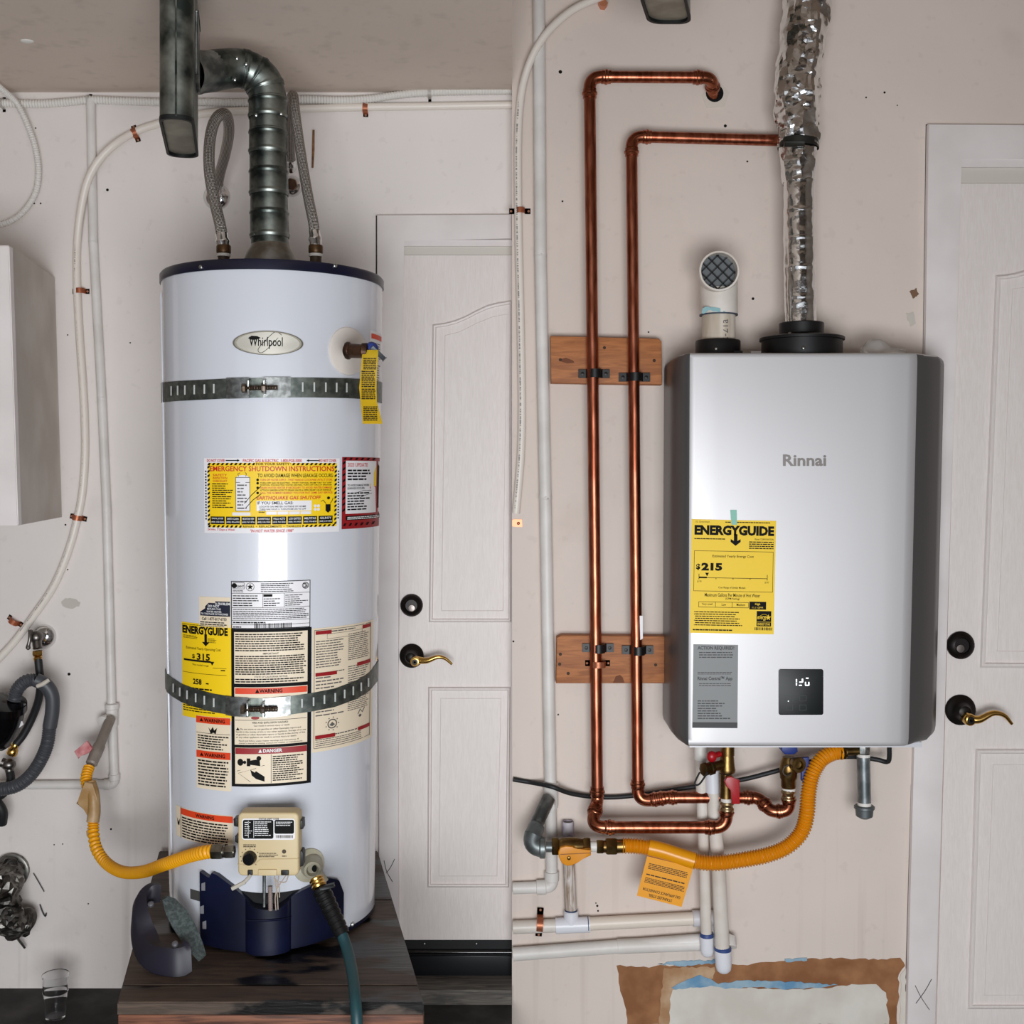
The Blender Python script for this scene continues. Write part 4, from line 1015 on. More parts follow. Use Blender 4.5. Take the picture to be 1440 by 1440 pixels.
# garden hose on the drain valve
gh = thing('garden_hose', 'dark teal garden hose with black sleeve on the tank drain valve', 'hose', P(470, 1300, .76))
a, b = P(444, 1235, .735), P(450, 1249, .745); ax = (b-a)
obj('brass_coupling', MB().lathe(a, ax, [(0, .0125), (.003, .0145), (.006, .013), (.009, .0148), (.012, .013), (.016, .0148), (.02, .0135), (.021, .01)], 20), BRASSB, gh)
sl = resample(PX([(452, 1251, .747), (466, 1281, .765), (482, 1315, .79)]), .0015)
obj('sleeve', MB().tube(sl, lambda s, L: .0165 - .003*s/L + (.0014 if (s % .012) < .007 else 0), 18), BLKP, gh)
obj('guard_tab', MB().obox(P(460, 1247, .76), Vector((.97, 0, .25)), YDIR, Vector((-.25, 0, .97)), .014, .004, .0035, .001), BLKP, gh)
hp = resample(catmull(PX([(479, 1309, .786), (486, 1328, .80), (492, 1350, .83), (497, 1378, .875), (500, 1408, .92), (502, 1440, .94), (504, 1500, .955), (505, 1600, .97), (520, 1650, 1.0)]), 8), .006)
obj('hose', MB().tube(hp, .0105, 16), TEAL, gh)

# ---- steel vent pipe with the elbow, and the flat oval duct
vp = thing('vent_pipe', 'grey galvanised vent pipe curving up from the tank top', 'vent pipe', P(380, 362, DT))
cl = [(380, 364, DT), (379, 320, DT), (378.5, 292, DT), (378, 255, DT), (377.5, 222, DT), (377.5, 190, DT), (377, 165, DT), (376, 135, DT), (368, 113, .445), (352, 100, .455), (335, 96, .465), (316, 97, .48), (296, 100, .505), (272, 102, .535)]
cp = PX(cl)
RV = .0405
full = resample(catmull(cp, 10), .0025); LF = len(full)-1
def vsec(a, b, r0, r1, nm='pipe_section'):
    """section of the vent between fractions a and b of its length, with a bead at each end"""
    sg = full[int(a*LF):int(b*LF)+1]; n = len(sg)
    rr = [r0 + (r1-r0)*i/(n-1) for i in range(n)]
    for i in (2, 3): rr[i] += .0017; rr[-1-i] += .0017
    obj(nm, MB().tube(sg, rr, 32, False), GALVD, vp)
fr = [0, .085, .17, .25, .33, .41, .485, .55, .61, .665, .72, .775]
for i in range(len(fr)-1):
    el = i >= 6
    vsec(fr[i], fr[i+1]+.02, .0408 + (.0012 if i % 2 else 0), .0402 + (.0012 if i % 2 else 0), 'elbow_gore' if el else 'pipe_section')
vsec(.765, 1.0, .0405, .0440)
for px, py, d in ((333, 82, .51), (346, 90, .51), (330, 112, .51), (360, 162, .482), (395, 160, .478)):
    obj('screw', MB().lathe(P(px, py, d-.004), YDIR, [(-.003, .004), (.002, .004), (.0035, .002)], 8), ZINC, vp)
od = thing('oval_duct', 'flat oval galvanised duct hanging from the left ceiling, capped at bottom', 'duct', P(248, 165, .80))
n0 = P(247.5, 165, .80); n1 = P(257.5, 220, .525); n1.z = n0.z
axd = (n1-n0); Ld = axd.length; axd.normalize(); axw = Vector((axd.y, -axd.x, 0))
if axw.x < 0: axw = -axw
hw = 23.5*M(.80)
def oval(z, g=1.0, hwid=None, shrink=0.0, rc=.026):
    h = hw if hwid is None else hwid; c = (n0+n1)/2; out = []
    a = Ld/2 - shrink; h -= shrink; r = min(rc, h*.98)
    for sx, sy, a0 in ((1, 1, 0), (-1, 1, 90), (-1, -1, 180), (1, -1, 270)):
        for k in range(6):
            t = radians(a0+90*k/5); q = c + axd*(sx*(a-r) + r*cos(t)) + axw*(sy*(h-r) + r*sin(t)); out.append(Vector((q.x, q.y, z)))
    return out
zt = CZL + .02; zb = n0.z
obj('duct_body', MB().rings([oval(zb+.001), oval(zb+.02), oval(zb+.3), oval(zt)], False, False), GALVD, od)
obj('bottom_cap', MB().rings([oval(zb+.004, shrink=.004), oval(zb+.0035, shrink=.006)], True, True), mat('cap_plate', (168, 164, 150), .55, .6, var=(142, 136, 122), vscale=14), od)
obj('cap_rim', MB().rings([oval(zb+.006, shrink=-.0008), oval(zb-.003, shrink=-.0008), oval(zb-.003, shrink=.004), oval(zb+.004, shrink=.004)], False, False), mat('dark_rim', (34, 36, 36), .5, .6), od)
cs = (n0 - axd*.0004); cs = n0 - axd*.0006
obj('body_seam', MB().tube([Vector((cs.x, cs.y, zb+.002)), Vector((cs.x, cs.y, zt))], .002, 6), GALVD, od)
c2 = P(272, 102, .535)
obj('pipe_collar', MB().tube(PX([(300, 99.5, .50), (271, 102, .54), (262, 103, .56)]), [.0425, .0445, .044], 28, False), GALV, od)
obj('duct_flange', MB().obox(Vector((oval(0)[0].x+0, 0, 0))*0 + (n0+n1)/2 + axw*(hw+.003) + ZUP*(c2.z-zb) - axd*.0, axd, axw, ZUP, .055, .0025, .062, .002), GALV, od)
obj('ceiling_trim', MB().obox(P(273, 12, .62), axd, axw, ZUP, .06, .003, .05, .001), BLKP, od)

# ---- braided connectors and their wall outlets
def braided(label, pts, r, d_end, nm='water_connector'):
    t = thing(nm, label, 'hose', pts[0], 'braided connectors above the tank')
    q = resample(catmull(pts, 10), .004)
    obj('braided_hose', MB().tube(q, r, 16), BRAID, t)
    for e, nx in ((0, 1), (-1, -2)):
        dr_ = (pts[nx]-pts[e]).normalized()
        obj('ferrule', MB().lathe(pts[e]-dr_*.012, dr_, [(0, r*1.02), (.004, r*1.15), (.012, r*1.15), (.016, r*1.28), (.02, r*1.28), (.024, r*1.12), (.036, r*1.08)], 18), CHROME, t)
    return t
braided('looped braided steel water connector left of the grey vent pipe', PX([(314, 344, .46), (310, 318, .455), (303, 288, .44), (295, 245, .42), (294.5, 205, .40), (300, 175, .385), (310, 161, .37), (319, 163, .345), (322, 185, .29), (317, 215, .20), (309, 245, .12), (305, 268, .075)]), .0125, .075)
braided('looped braided steel water connector right of the grey vent pipe', PX([(443.5, 340, .46), (441, 315, .455), (434, 280, .44), (427, 240, .42), (420, 195, .40), (415, 158, .385), (413, 137, .37), (410.5, 136, .345), (409, 150, .29), (408.5, 180, .20), (408.5, 210, .12), (409, 234, .075)]), .0115, .075)
def outlet(px, py, r, label, cat='wall outlet', fit=CHROME, tilt=(0, 0)):
    t = thing('wall_outlet', label, cat, P(px, py, 0), 'wall outlets of the tank connectors')
    k = M(0)
    obj('escutcheon', MB().lathe(P(px, py, .0004), YDIR, [(0, r*k), (.003, r*k*.98), (.012, r*k*.7), (.016, r*k*.45)], 28), CHROME, t)
    obj('stub', MB().cyl(P(px, py, .012), P(px, py-1, .065), .0115, .0115, 16).hexn(P(px, py-1, .05), YDIR, .018, .0155), fit, t)
    return t
outlet(305, 277, 19, 'chrome wall outlet behind the left braided connector')
outlet(411, 262, 15, 'dark wall outlet behind the vent pipe and right braided connector', fit=mat('dark_brass', (96, 70, 52), .42, .8))
st_ = obj('wooden_stick', MB().tube(PX([(441, 183, .008), (440.6, 210, .009), (439.5, 236, .008)]), [.0028, .0032, .0024], 8), mat('stick_wood', (150, 104, 58), .6, var=(92, 60, 34), vscale=60), None)
tag(st_, 'thin brown stick on the wall right of the tank vent pipe', 'stick')

# ---- cables and tubes along the left wall
ac = thing('armoured_cable', 'white painted armoured cable along the top of the left wall', 'cable', P(360, 143, .012))
q = resample(catmull(PX([(-20, 144), (20, 145.5), (60, 146), (100, 143), (130, 140.5), (170, 142), (223, 143.5), (290, 143.5), (350, 144), (420, 140), (480, 141), (520, 139), (560, 133.5), (600, 130), (650, 128.5), (719.8, 127.5)], .013), 8), .0018)
obj('cable', MB().tube(q, corr(.0098, .0012, .0072), 12), WHITEP, ac)
for px, py in ((3, 145), (125, 140.5), (604, 130.5)):
    mb = MB(); pr = []
    for k in range(9):
        a = pi*k/8; pr.append((cos(a)*.0118, sin(a)*.0118))
    c = P(px, py, .013); rr = [[c + Vector((dx, -yy, xx)) for dx in (-.004, .004)] for xx, yy in [(.019, -.0125), (.0125, -.0125)] + pr + [(-.0125, -.0125), (-.019, -.0125)]]
    mb.rings(rr, False, False, closed=False); bmesh.ops.solidify(mb.bm, geom=list(mb.bm.faces), thickness=.001)
    obj('cable_strap', mb, WHITEP, ac)
lc = thing('armoured_cable', 'white armoured cable hanging in a loop at the upper left edge', 'cable', P(20, 200, .03))
q = resample(catmull(PX([(-12, 112, .14), (2, 125, .10), (22, 143, .045), (34, 165, .03), (43, 187, .025), (50, 210, .022), (54, 240, .02), (50, 270, .02), (35, 295, .02), (15, 311, .02), (-15, 320, .02)]), 8), .0016)
obj('cable', MB().tube(q, corr(.0072, .0009, .0058), 10), WHITEP, lc)
tb = thing('white_tube', 'cream plastic tube curving down the left wall past the white cabinet', 'tube', P(108, 400, .012))
tp = [(719.8, 147.5), (660, 148.5), (600, 149.5), (520, 150.5), (440, 152.5), (360, 155), (300, 158), (255, 166), (222, 174), (189, 186), (160, 204), (137, 228), (122, 258), (113, 300), (108.5, 345), (108, 390), (110, 440), (113, 490), (116.5, 540), (119, 590), (119.5, 640), (116, 690), (109, 728), (96, 775), (75, 825), (46, 868), (18, 905), (-12, 937)]
q = resample(catmull([P(x, y, .011 + .026*max(0, 1-abs(y-225)/95)**.6*(y > 150 and x < 180)) for x, y in tp], 8), .006)
for p in q: p.y = min(p.y, -.0106)
obj('tube', MB().tube(q, .0098, 14), CREAMP, tb)
mb = MB(); rn = random.Random(4)
sm = catmull([Vector((x, y, 0)) for x, y in tp], 24); i = 0; acc = 0
sm = resample(sm, .8)
for i in range(len(sm)-1):
    p = sm[i]
    if p.y > 240 and p.y < 890 and p.x < 123 and rn.random() < .62 and (i % 45) < 38:
        t_ = (sm[i+1]-sm[i]).normalized(); nn = Vector((-t_.y, t_.x, 0)); nn = nn if nn.x < 0 else -nn
        c = p + nn*2.6; w = rn.uniform(.5, 1.1)
        g = lambda x, y, l: P(x, y, .011+l)
        mb.flat([((c+nn*w).x, (c+nn*w).y), ((c-nn*w).x, (c-nn*w).y), ((c-nn*w+t_*.55).x, (c-nn*w+t_*.55).y), ((c+nn*w+t_*.55).x, (c+nn*w+t_*.55).y)], g, .0093)
o = obj('printed_line', mb, INKG, tb); o['kind'] = 'stuff'
def clip(px, py, ang, r, d0, label, group, L=10.5, w=3.6, cat='pipe clip', m=None):
    """two-hole strap over a tube: ang = direction of the strap across the tube in the picture (deg, y down)"""
    t = thing('pipe_clip', label, cat, P(px, py, d0), group)
    k = M(d0); n_ = Vector((cos(radians(ang)), 0, -sin(radians(ang)))); t_ = Vector((sin(radians(ang)), 0, cos(radians(ang))))
    c = P(px, py, d0+r); c.y = -d0; R = r + .0022
    prof = [(-L*k, .0006), (-R-.001, .0006)] + [(-R*cos(pi*j/10), r + R*sin(pi*j/10)) for j in range(0, 11)] + [(R+.001, .0006), (L*k, .0006)]
    mb = MB(); mb.rings([[c + n_*u + YDIR*v + t_*s for s in (-w*k, -w*.5*k, w*.5*k, w*k)] for u, v in prof], False, False, closed=False)
    bmesh.ops.solidify(mb.bm, geom=list(mb.bm.faces), thickness=-.0010)
    obj('strap', mb, m or CLIPC, t)
    for s in (-1, 1):
        p = c + n_*(s*(L-2.6)*k) + YDIR*.0016
        obj('screw', MB().lathe(p, YDIR, [(-.001, .0034), (.001, .0032), (.0022, .0018), (.0014, .0008)], 10), mat('dull_copper_screw', (186, 134, 108), .45, .6), t)
    return t
CG = 'copper clips on the left wall tube'
clip(189.5, 186.5, 72, .0098, .0005, 'copper clip on the bend of the tube left of the oval duct', CG, 12)
clip(514, 152, 92, .0098, .0005, 'copper clip under the cable above the left door', CG, 11)
clip(112, 409, 0, .0098, .0005, 'copper clip on the tube level with the tank top', CG, 12)
clip(108.5, 728, 12, .0098, .0005, 'copper clip on the tube beside the cabinet bottom', CG, 12)
clip(19.5, 874, 32, .0098, .0005, 'copper clip on the tube above the chrome hose tap', CG, 12)

gp = thing('gas_pipe', 'white painted gas pipe running down the left wall beside the tank', 'pipe', P(140, 600, .02))
pipe_run(gp, PX([(127.5, 140, .014), (131, 340, .014), (143, 560, .014), (150, 720, .014), (157, 996, .016)]), .0112, PAINTP, .0001, 1.02, False, .0005, elbow_name='joint')
obj('tee', MB().lathe(P(157.5, 1022, .0185), ZUP, [(0, .0145), (.044, .0148), (.046, .0175), (.058, .0175), (.06, .012)], 20).lathe(P(157, 1008, .016), Vector((-.35, -1, -.25)), [(0, .014), (.022, .0142), (.024, .0165), (.034, .0165), (.035, .011)], 20), PAINTP, gp)
pipe_run(gp, PX([(158, 1020, .016), (161, 1103, .016), (128, 1103.5, .014), (-20, 1104, .014)]), .0112, PAINTP, .012, 1.22, False, .013)
obj('nipple', MB().cyl(P(155.5, 1010, .04), P(136, 1058, .115), .0125, .0125, 16).lathe(P(140, 1048, .098), P(126, 1080, .145)-P(140, 1048, .098), [(0, .0145), (.028, .0150), (.036, .0142), (.052, .0145), (.056, .011)], 18), mat('grey_painted_steel', (158, 148, 138), .5, .2, var=(132, 122, 112), vscale=20), gp)
obj('valve_handle', MB().prism([(104, 1057), (122, 1042), (129.5, 1053), (126, 1058), (119, 1062), (112, 1063), (110, 1067)], .118, .126, .0015), mat('faded_red', (170, 62, 70), .5, var=(214, 150, 150), vscale=40), gp, label='faded red gas valve handle')
yg = thing('gas_connector', 'yellow corrugated gas line from the left wall pipe to the tank', 'gas line', P(150, 1215, .3))
ypts = PX([(125.5, 1078, .145), (121.5, 1092, .165), (123, 1107, .18), (129, 1125, .19), (131, 1150, .20), (131.5, 1172, .215), (136, 1194, .24), (150, 1214, .28), (172, 1226, .36), (200, 1226, .46), (230, 1216, .55), (262, 1205, .64), (285, 1199, .70), (300, 1197, .72)])
q = resample(catmull(ypts, 12), .00068)
obj('corrugated_tube', MB().tube(q, lambda s, L: .0096 + .0042*abs(sin(pi*(s/.0068 if s < .16 else .16/.0068 + (s-.16)/.0115)))**.8, 14), YFLEX, yg)
obj('torn_film', MB().prism([(118, 1100), (130, 1102), (136, 1120), (138, 1140), (136, 1153), (124, 1152), (119, 1138), (107, 1130), (112, 1122)], .195, .206, .002).tube(resample(catmull(PX([(126, 1100, .186), (131, 1118, .194), (132.5, 1140, .200), (130.5, 1156, .206)]), 6), .004), .0148, 12), DUSTY, yg, label='torn tan film wrapped on the gas line')
obj('film_scrap', MB().prism([(121, 1169), (125, 1165), (126, 1178), (122, 1176)], .215, .220), DUSTY, yg)
a, b = P(298, 1197.5, .720), P(330, 1197.5, .722); d_ = (b-a).normalized()
mb = MB().hexn(a, d_, .022, .0155); mb.lathe(a+d_*.022, d_, [(0, .011), (.004, .011)], 14); mb.hexn(a+d_*.026, d_, .018, .0135); mb.cyl(a+d_*.04, b, .009, .009, 12)
obj('fitting', mb, mat('nickel_fitting', (170, 168, 158), .3, 1.0, var=(120, 116, 106), vscale=40), yg)

# ---- cabinet at the left edge
cb = thing('wall_cabinet', 'white wall cabinet with greyer side at the left edge', 'cabinet', P(0, 740, .2))
DCF = .44; kk = DIST-DCF
tf, bf = P(17, 347, .42), P(30, 738, .42); tb_, bb = P(77, 393, .003), P(87, 722, .003)
zt_, zb_ = tf.z, bf.z; tb_.z = zt_; bb.z = zb_
W = .42
mb = MB()
vs = [tf, tb_, tb_-XDIR*W, tf-XDIR*W]; ws = [bf, bb, bb-XDIR*W, bf-XDIR*W]
mb.rings([ws, vs]); obj('body', mb, mat('cabinet_side', (206, 198, 190), .5, var=(186, 176, 166), vscale=5), cb)  # body in a greyer, mottled tone than the door
mb = MB(); a0, a1, c0, c1 = P(12.5, 345, .424), P(12.5, 345, .445), P(25.5, 739, .424), P(25.5, 739, .445)
z2, z3 = a1.z, c1.z
ax0 = Vector((a1.x, a0.y, z2)); ax1 = Vector((a1.x, a1.y, z2)); bx0 = Vector((c1.x, a0.y, z3)); bx1 = Vector((c1.x, a1.y, z3))
mb.rings([[bx1, bx0, bx0-XDIR*W, bx1-XDIR*W], [ax1, ax0, ax0-XDIR*W, ax1-XDIR*W]])
bmesh.ops.bevel(mb.bm, geom=list(mb.bm.edges), offset=.002, segments=2, affect='EDGES')
obj('door', mb, TRIM, cb)

# ---- hose tap, washer hoses and the black strainer
ht = thing('hose_tap', 'chrome hose tap with lever handle on the left wall', 'tap', P(62, 893, 0))
obj('escutcheon', MB().lathe(P(62, 895, .0004), YDIR, [(0, 17.5*M(0)), (.004, 17*M(0)), (.016, 11*M(0)), (.02, 6*M(0))], 28), CHROME, ht)
obj('tap_body', MB().cyl(P(61, 894, .01), P(52, 896, .07), .010, .0125, 16).sphere(P(51, 896, .07), .0165, 1, 1, 1.05).cyl(P(51, 896, .07), P(53, 912, .078), .011, .0115, 16).cyl(P(50, 895, .07), P(43, 888, .082), .007, .006, 12), mat('dull_chrome', (120, 116, 112), .35, 1.0), ht)
obj('handle', MB().tube(resample(catmull(PX([(42, 886, .086), (42, 896, .092), (40, 908, .095)]), 6), .003), .0042, 10).lathe(P(39.6, 914, .095), ZUP, [(0, .002), (.004, .0062), (.010, .0052), (.016, .003)], 12), mat('dull_chrome', (120, 116, 112), .35, 1.0), ht)
obj('brass_connector', MB().hexn(P(53, 915, .078), -ZUP, .011, .013).lathe(P(53.3, 921, .078), -ZUP, [(0, .009), (.002, .0115), (.005, .0095), (.008, .0115), (.012, .0105), (.016, .0095)], 16), BRASSB, ht)
bh = obj('supply_hose', MB().tube(resample(catmull(PX([(53.5, 925, .079), (55, 940, .08), (57, 960, .075), (54, 985, .06), (45, 1010, .05), (33, 1033, .05), (22, 1047, .055)]), 8), .005), .0098, 14), BLKR)
tag(bh, 'black rubber hose hanging from the chrome hose tap', 'hose')
dh = thing('drain_hose', 'grey corrugated drain hose looped over at the left edge', 'hose', P(60, 1040, .11))
q = resample(catmull(PX([(20, 985, .13), (24, 970, .13), (36, 958, .13), (50, 956, .125)]), 10), .0013)
obj('corrugated_hose', MB().tube(q, corr(.0155, .0012, .0058), 16), GREYH, dh)
q = resample(catmull(PX([(50, 956, .125), (64, 963, .12), (73, 978, .115), (73.5, 1000, .112), (70, 1022, .11)]), 10), .004)
obj('smooth_cuff', MB().tube(q, .0172, 16), GREYH, dh)
q = resample(catmull(PX([(70, 1021, .11), (66, 1048, .11), (54, 1075, .11), (38, 1095, .11), (18, 1107, .11), (-12, 1111, .11)]), 10), .0013)
obj('corrugated_hose', MB().tube(q, corr(.0155, .0012, .0058), 16), GREYH, dh)
obj('wall_strap', MB().tube(PX([(52, 965, .142), (60, 962, .142), (69, 956, .135)]), [.005, .006, .005], 10), mat('beige_shade2', (196, 188, 176), .5), dh)
stn = thing('strainer_bowl', 'glossy black plastic strainer bowl at the left edge', 'strainer', P(5, 1040, .1))
obj('bowl', MB().lathe(P(9, 985, .14), P(0, 1060, .10)-P(9, 985, .14), [(0, .026), (.004, .048), (.022, .050), (.024, .046), (.06, .043), (.09, .036), (.12, .024), (.135, .010)], 32), BLKG, stn)
obj('label', MB().prism([(24.5, 1017), (31, 1014), (33, 1019), (26, 1024)], .13, .1315), WSTICK, stn)
cpl = thing('hose_coupling', 'brass coupling and grey valve joining the black hoses at left', 'coupling', P(16, 1068, .06))
a, b = P(22, 1046, .056), P(14, 1066, .06)
obj('brass_nut', MB().lathe(a, b-a, [(0, .009), (.006, .0105), (.010, .009), (.014, .0125), (.026, .0135), (.03, .011)], 14), BRASSB, cpl)
obj('valve_body', MB().sphere(P(12, 1075, .062), .0165, 1.1, 1, .9).cyl(P(12, 1075, .062), P(2, 1072, .065), .012, .012, 14).cyl(P(12, 1078, .062), P(14, 1088, .062), .011, .010, 14), mat('dull_chrome', (120, 116, 112), .35, 1.0), cpl)
obj('lower_hose', MB().tube(resample(catmull(PX([(14, 1086, .062), (15, 1096, .07), (11, 1108, .075), (2, 1118, .075), (-12, 1122, .075)]), 8), .005), .0105, 14), BLKR, cpl)
kb = obj('rubber_end', MB().tube(resample(catmull(PX([(-14, 1118, .08), (-4, 1130, .085), (3, 1142, .08), (2, 1158, .07)]), 8), .005), .0135, 14), BLKR)
tag(kb, 'black rubber stub at the left edge below the grey drain hose', 'hose end')

# ---- dryer duct
dd = thing('dryer_duct', 'sooty crumpled foil dryer duct at the lower left edge', 'duct', P(10, 1270, .05))
obj('wall_collar', MB().lathe(P(19, 1223, .0004), YDIR, [(0, 23*M(0)), (.012, 23*M(0)), (.014, 25*M(0)), (.018, 25*M(0)), (.02, 22*M(0))], 28), mat('sooty_zinc', (150, 148, 142), .4, .9, var=(96, 94, 90), vscale=20), dd)
def crumple(path, r, amp, m, nm, parent, seg=26, seed=0.0, step=.004, ridge=None):
    mb = MB(); q = resample(catmull(path, 10), step)
    mb.tube(q, r if not ridge else (lambda s, L: r + ridge*abs(((s/.011) % 2)-1)), seg)
    bmesh.ops.triangulate(mb.bm, faces=list(mb.bm.faces))
    for v in mb.bm.verts:
        p = v.co*46 + Vector((seed, 0, 0)); v.co += noise.noise_vector(p)*amp + noise.noise_vector(p*2.7)*amp*.5
    return obj(nm, mb, m, parent, smooth=12)
crumple(PX([(16, 1226, .02), (12, 1232, .06), (8, 1250, .095), (6, 1272, .10), (12, 1292, .095), (22, 1300, .07), (30, 1298, .05)]), .032, .010, DARKFOIL, 'foil_hose', dd, ridge=.005, step=.005)
obj('end_ring', MB().lathe(P(31, 1293, .055), Vector((.75, -.5, -.1)), [(0, .030), (.008, .031), (.01, .033), (.014, .033), (.016, .028)], 24), DARKFOIL, dd)
crumple(PX([(-14, 1252, .09), (-6, 1275, .10), (2, 1300, .10)]), .028, .010, DARKFOIL, 'foil_fold', dd, seed=5, ridge=.005, step=.005)
SC_ = MB()
obj('loose_strap', MB().tube(PX([(12, 1304, .06), (24, 1318, .04), (35, 1333, .02)]), [.002, .004, .003], 6), mat('sooty_zinc', (150, 148, 142), .4, .9), dd)
hk = obj('wire_hook', MB().tube(resample(catmull(PX([(56, 1272, .006), (60, 1283, .008), (64, 1289, .007), (65, 1284, .006)]), 6), .003), .0016, 8), BLKR)
tag(hk, 'small dark wire hook on the left wall by the dryer duct', 'hook')
hk2 = obj('wire_scrap', MB().tube(resample(catmull(PX([(47, 1228, .006), (54, 1240, .008), (62, 1254, .006)]), 6), .003), .0012, 8), mat('pencil', (70, 68, 70), .8))
tag(hk2, 'thin dark wire scrap on the left wall above the small hook', 'wire')

# ---- clear cup on the floor
dcup = .16; k = M(dcup)
zc0 = .0015
cu = MB(); c = Vector((P(78, 1400, dcup).x, -dcup, zc0)); hh = P(0, 1370, dcup).z - zc0
prof = [(0, 13*k), (hh*.02, 14*k), (hh*.35, 15*k), (hh*.58, 16.4*k), (hh*.6, 17.4*k), (hh*.66, 16.6*k), (hh*.95, 17.6*k), (hh*.97, 18.6*k), (hh, 18.4*k), (hh*.99, 17.2*k), (hh*.6, 15.6*k), (hh*.35, 14.2*k), (hh*.05, 13*k)]
cu.lathe(c, ZUP, prof, 36)
o = obj('plastic_cup', cu, GLASS); tag(o, 'clear ribbed plastic cup on the dark floor at lower left', 'cup')

# ---- knee pad on the platform
kp = thing('knee_pad', 'dark purple plastic knee pad shell on the platform beside the tank', 'knee pad', Vector((P(228, 1370, .72).x, -.70, ZP)))
def ZB(px, py, z):   # point at pixel with given world z
    dep = (z-ZC)*FPX/(HY-py); return P(px, py, DIST-dep)
base = [(256, 1372), (244, 1377), (222, 1370), (200, 1358), (188, 1338), (183, 1312), (186, 1290), (196, 1276), (212, 1270), (225, 1272)]
arc_o = []
def shellring(z_off, inset):
    return None
mb = MB(); bot = []; 
outer = [(270, 1366), (246, 1379), (222, 1372), (201, 1360), (189, 1342), (184, 1318), (185, 1296), (192, 1281), (205, 1270), (222, 1266)]
dl = [.765, .775, .765, .745, .72, .70, .68, .665, .655, .65]
rings_ = []
sm_o = catmull([Vector((P(x, y, d).x, -d, P(x, y, d).z)) for (x, y), d in zip(outer, dl)], 5)
n = len(sm_o)
ctr = P(232, 1318, .70)
for i, p in enumerate(sm_o):
    t = i/(n-1); u = (ctr - p); u.z = 0; u.normalize()
    h = .052 - .012*t; zb = max(ZP+.0008, p.z - .0) if i > 0 else max(ZP+.0008, p.z)
    zb = p.z if p.z > ZP else ZP+.0008
    w_ = .026 + .012*sin(pi*min(1, t*1.15))
    rings_.append([Vector((p.x, p.y, zb)), Vector((p.x, p.y, zb+h*.75)) + u*.003, Vector((p.x, p.y, zb+h)) + u*.010, Vector((p.x, p.y, zb+h)) + u*w_, Vector((p.x, p.y, zb+h*.8)) + u*(w_+.002), Vector((p.x, p.y, zb+.002)) + u*(w_*.7)])
mb.rings(rings_, True, True)
sh = obj('shell', mb, PURPLE, kp, smooth=50)
for px, py, d in ((246, 1327, .762), (212, 1271, .69)):
    obj('rivet', MB().lathe(P(px, py, d), Vector((0, -.6, .8)), [(-.004, .006), (.001, .006), (.003, .003)], 12), mat('grey_rivet', (110, 110, 116), .4, .5), kp)
pd = [(224, 1263), (234, 1264), (250, 1278), (266, 1300), (276, 1322), (282, 1348), (279, 1351), (262, 1333), (244, 1306), (230, 1282)]
mb = MB(); rr = []
lp = [((227, 1263, .655), (228, 1266, .67)), ((240, 1268, .665), (233, 1285, .68)), ((256, 1284, .68), (243, 1305, .70)), ((270, 1308, .70), (258, 1328, .72)), ((279, 1332, .715), (270, 1342, .735)), ((283, 1347, .73), (279, 1352, .745))]
for a, b in lp:
    A, B = P(*a), P(*b); nrm = Vector((.55, .75, .2)).normalized()
    rr.append([A, A.lerp(B, .5) - nrm*.002, B, B + nrm*.012, A.lerp(B, .5) + nrm*.014, A + nrm*.012])
mb.rings(rr)
obj('foam_pad', mb, FOAM, kp, smooth=50, label='mottled grey foam pad')

# ================================================================== RIGHT BAY
# ---- tankless heater
th_ = thing('tankless_heater', 'silver tankless water heater with shade-darkened sides on the right-hand wall', 'water heater', P(1130, 1047, RW))
DBX = .285
def xw(px, d): return (px-720.0)*M(d)
def boxring(z, lx, rx, ins=0.0, dd=0.0):
    """plan of the cover at height z; lx, rx: silhouette pixels left and right at this height; ins rounds the outer corners, dd the front edge"""
    bl_ = xw(lx, .075); br_ = xw(rx, .215)
    pts = [(bl_+ins, .075), (bl_+ins, .18), (xw(lx+15, .23)+ins*.75, .235), (xw(lx+25, .262)+ins*.4, .262)]
    pts += [(xw(lx+32, .279)+ins*.15, .279), (xw(lx+36, .284)+ins*.05, .284), (xw(lx+44, .2855), .2855)]
    m_ = [(xw(px, .2865), .2865) for px in (1010, 1070, 1130, 1190, 1240)]
    pr_ = [(xw(rx-54, .2855), .2855), (xw(rx-46, .284)-ins*.05, .284), (xw(rx-41, .279)-ins*.15, .279), (xw(rx-30, .262)-ins*.4, .262), (xw(rx-10, .232)-ins*.75, .235), (br_-ins, .20), (br_-ins, .075)]
    return [Vector((x, -(d - dd*(d > .2)), z)) for x, d in pts+m_+pr_]
zt0 = P(0, 499, .24).z; zb0 = P(0, 1046, .26).z
rows = []
N_ = 12
def sil(t): return 934 - 2*t, 1331 - 12*t        # t = 0 at the top
rows = [boxring(zt0 - .020*(1-cos(radians(90)*q)), *sil(0), ins=.020*(1-sin(radians(90)*q)), dd=.006*(1-min(1, q/.45))**2) for q in (0, .08, .18, .30, .45, .7, 1.0)]
z1 = rows[-1][0].z
for i in range(1, N_): rows.append(boxring(z1 + (zb0+.032-z1)*i/N_, *sil(i/N_)))
for q in (1.0, .75, .55, .35, .2, .1, 0): rows.append(boxring(zb0 + .030*(1-cos(radians(90)*q)), *sil(1), ins=.030*(1-sin(radians(90)*q)), dd=.005*(1-min(1, q/.4))**2))
SIDE_SHADE = mat('shaded_silver', (96, 95, 95), .36, .5)
cov = MB().rings(rows, True, True)
co = obj('front_cover', cov, SILVER, th_, smooth=35)
co.data.materials.append(SIDE_SHADE)
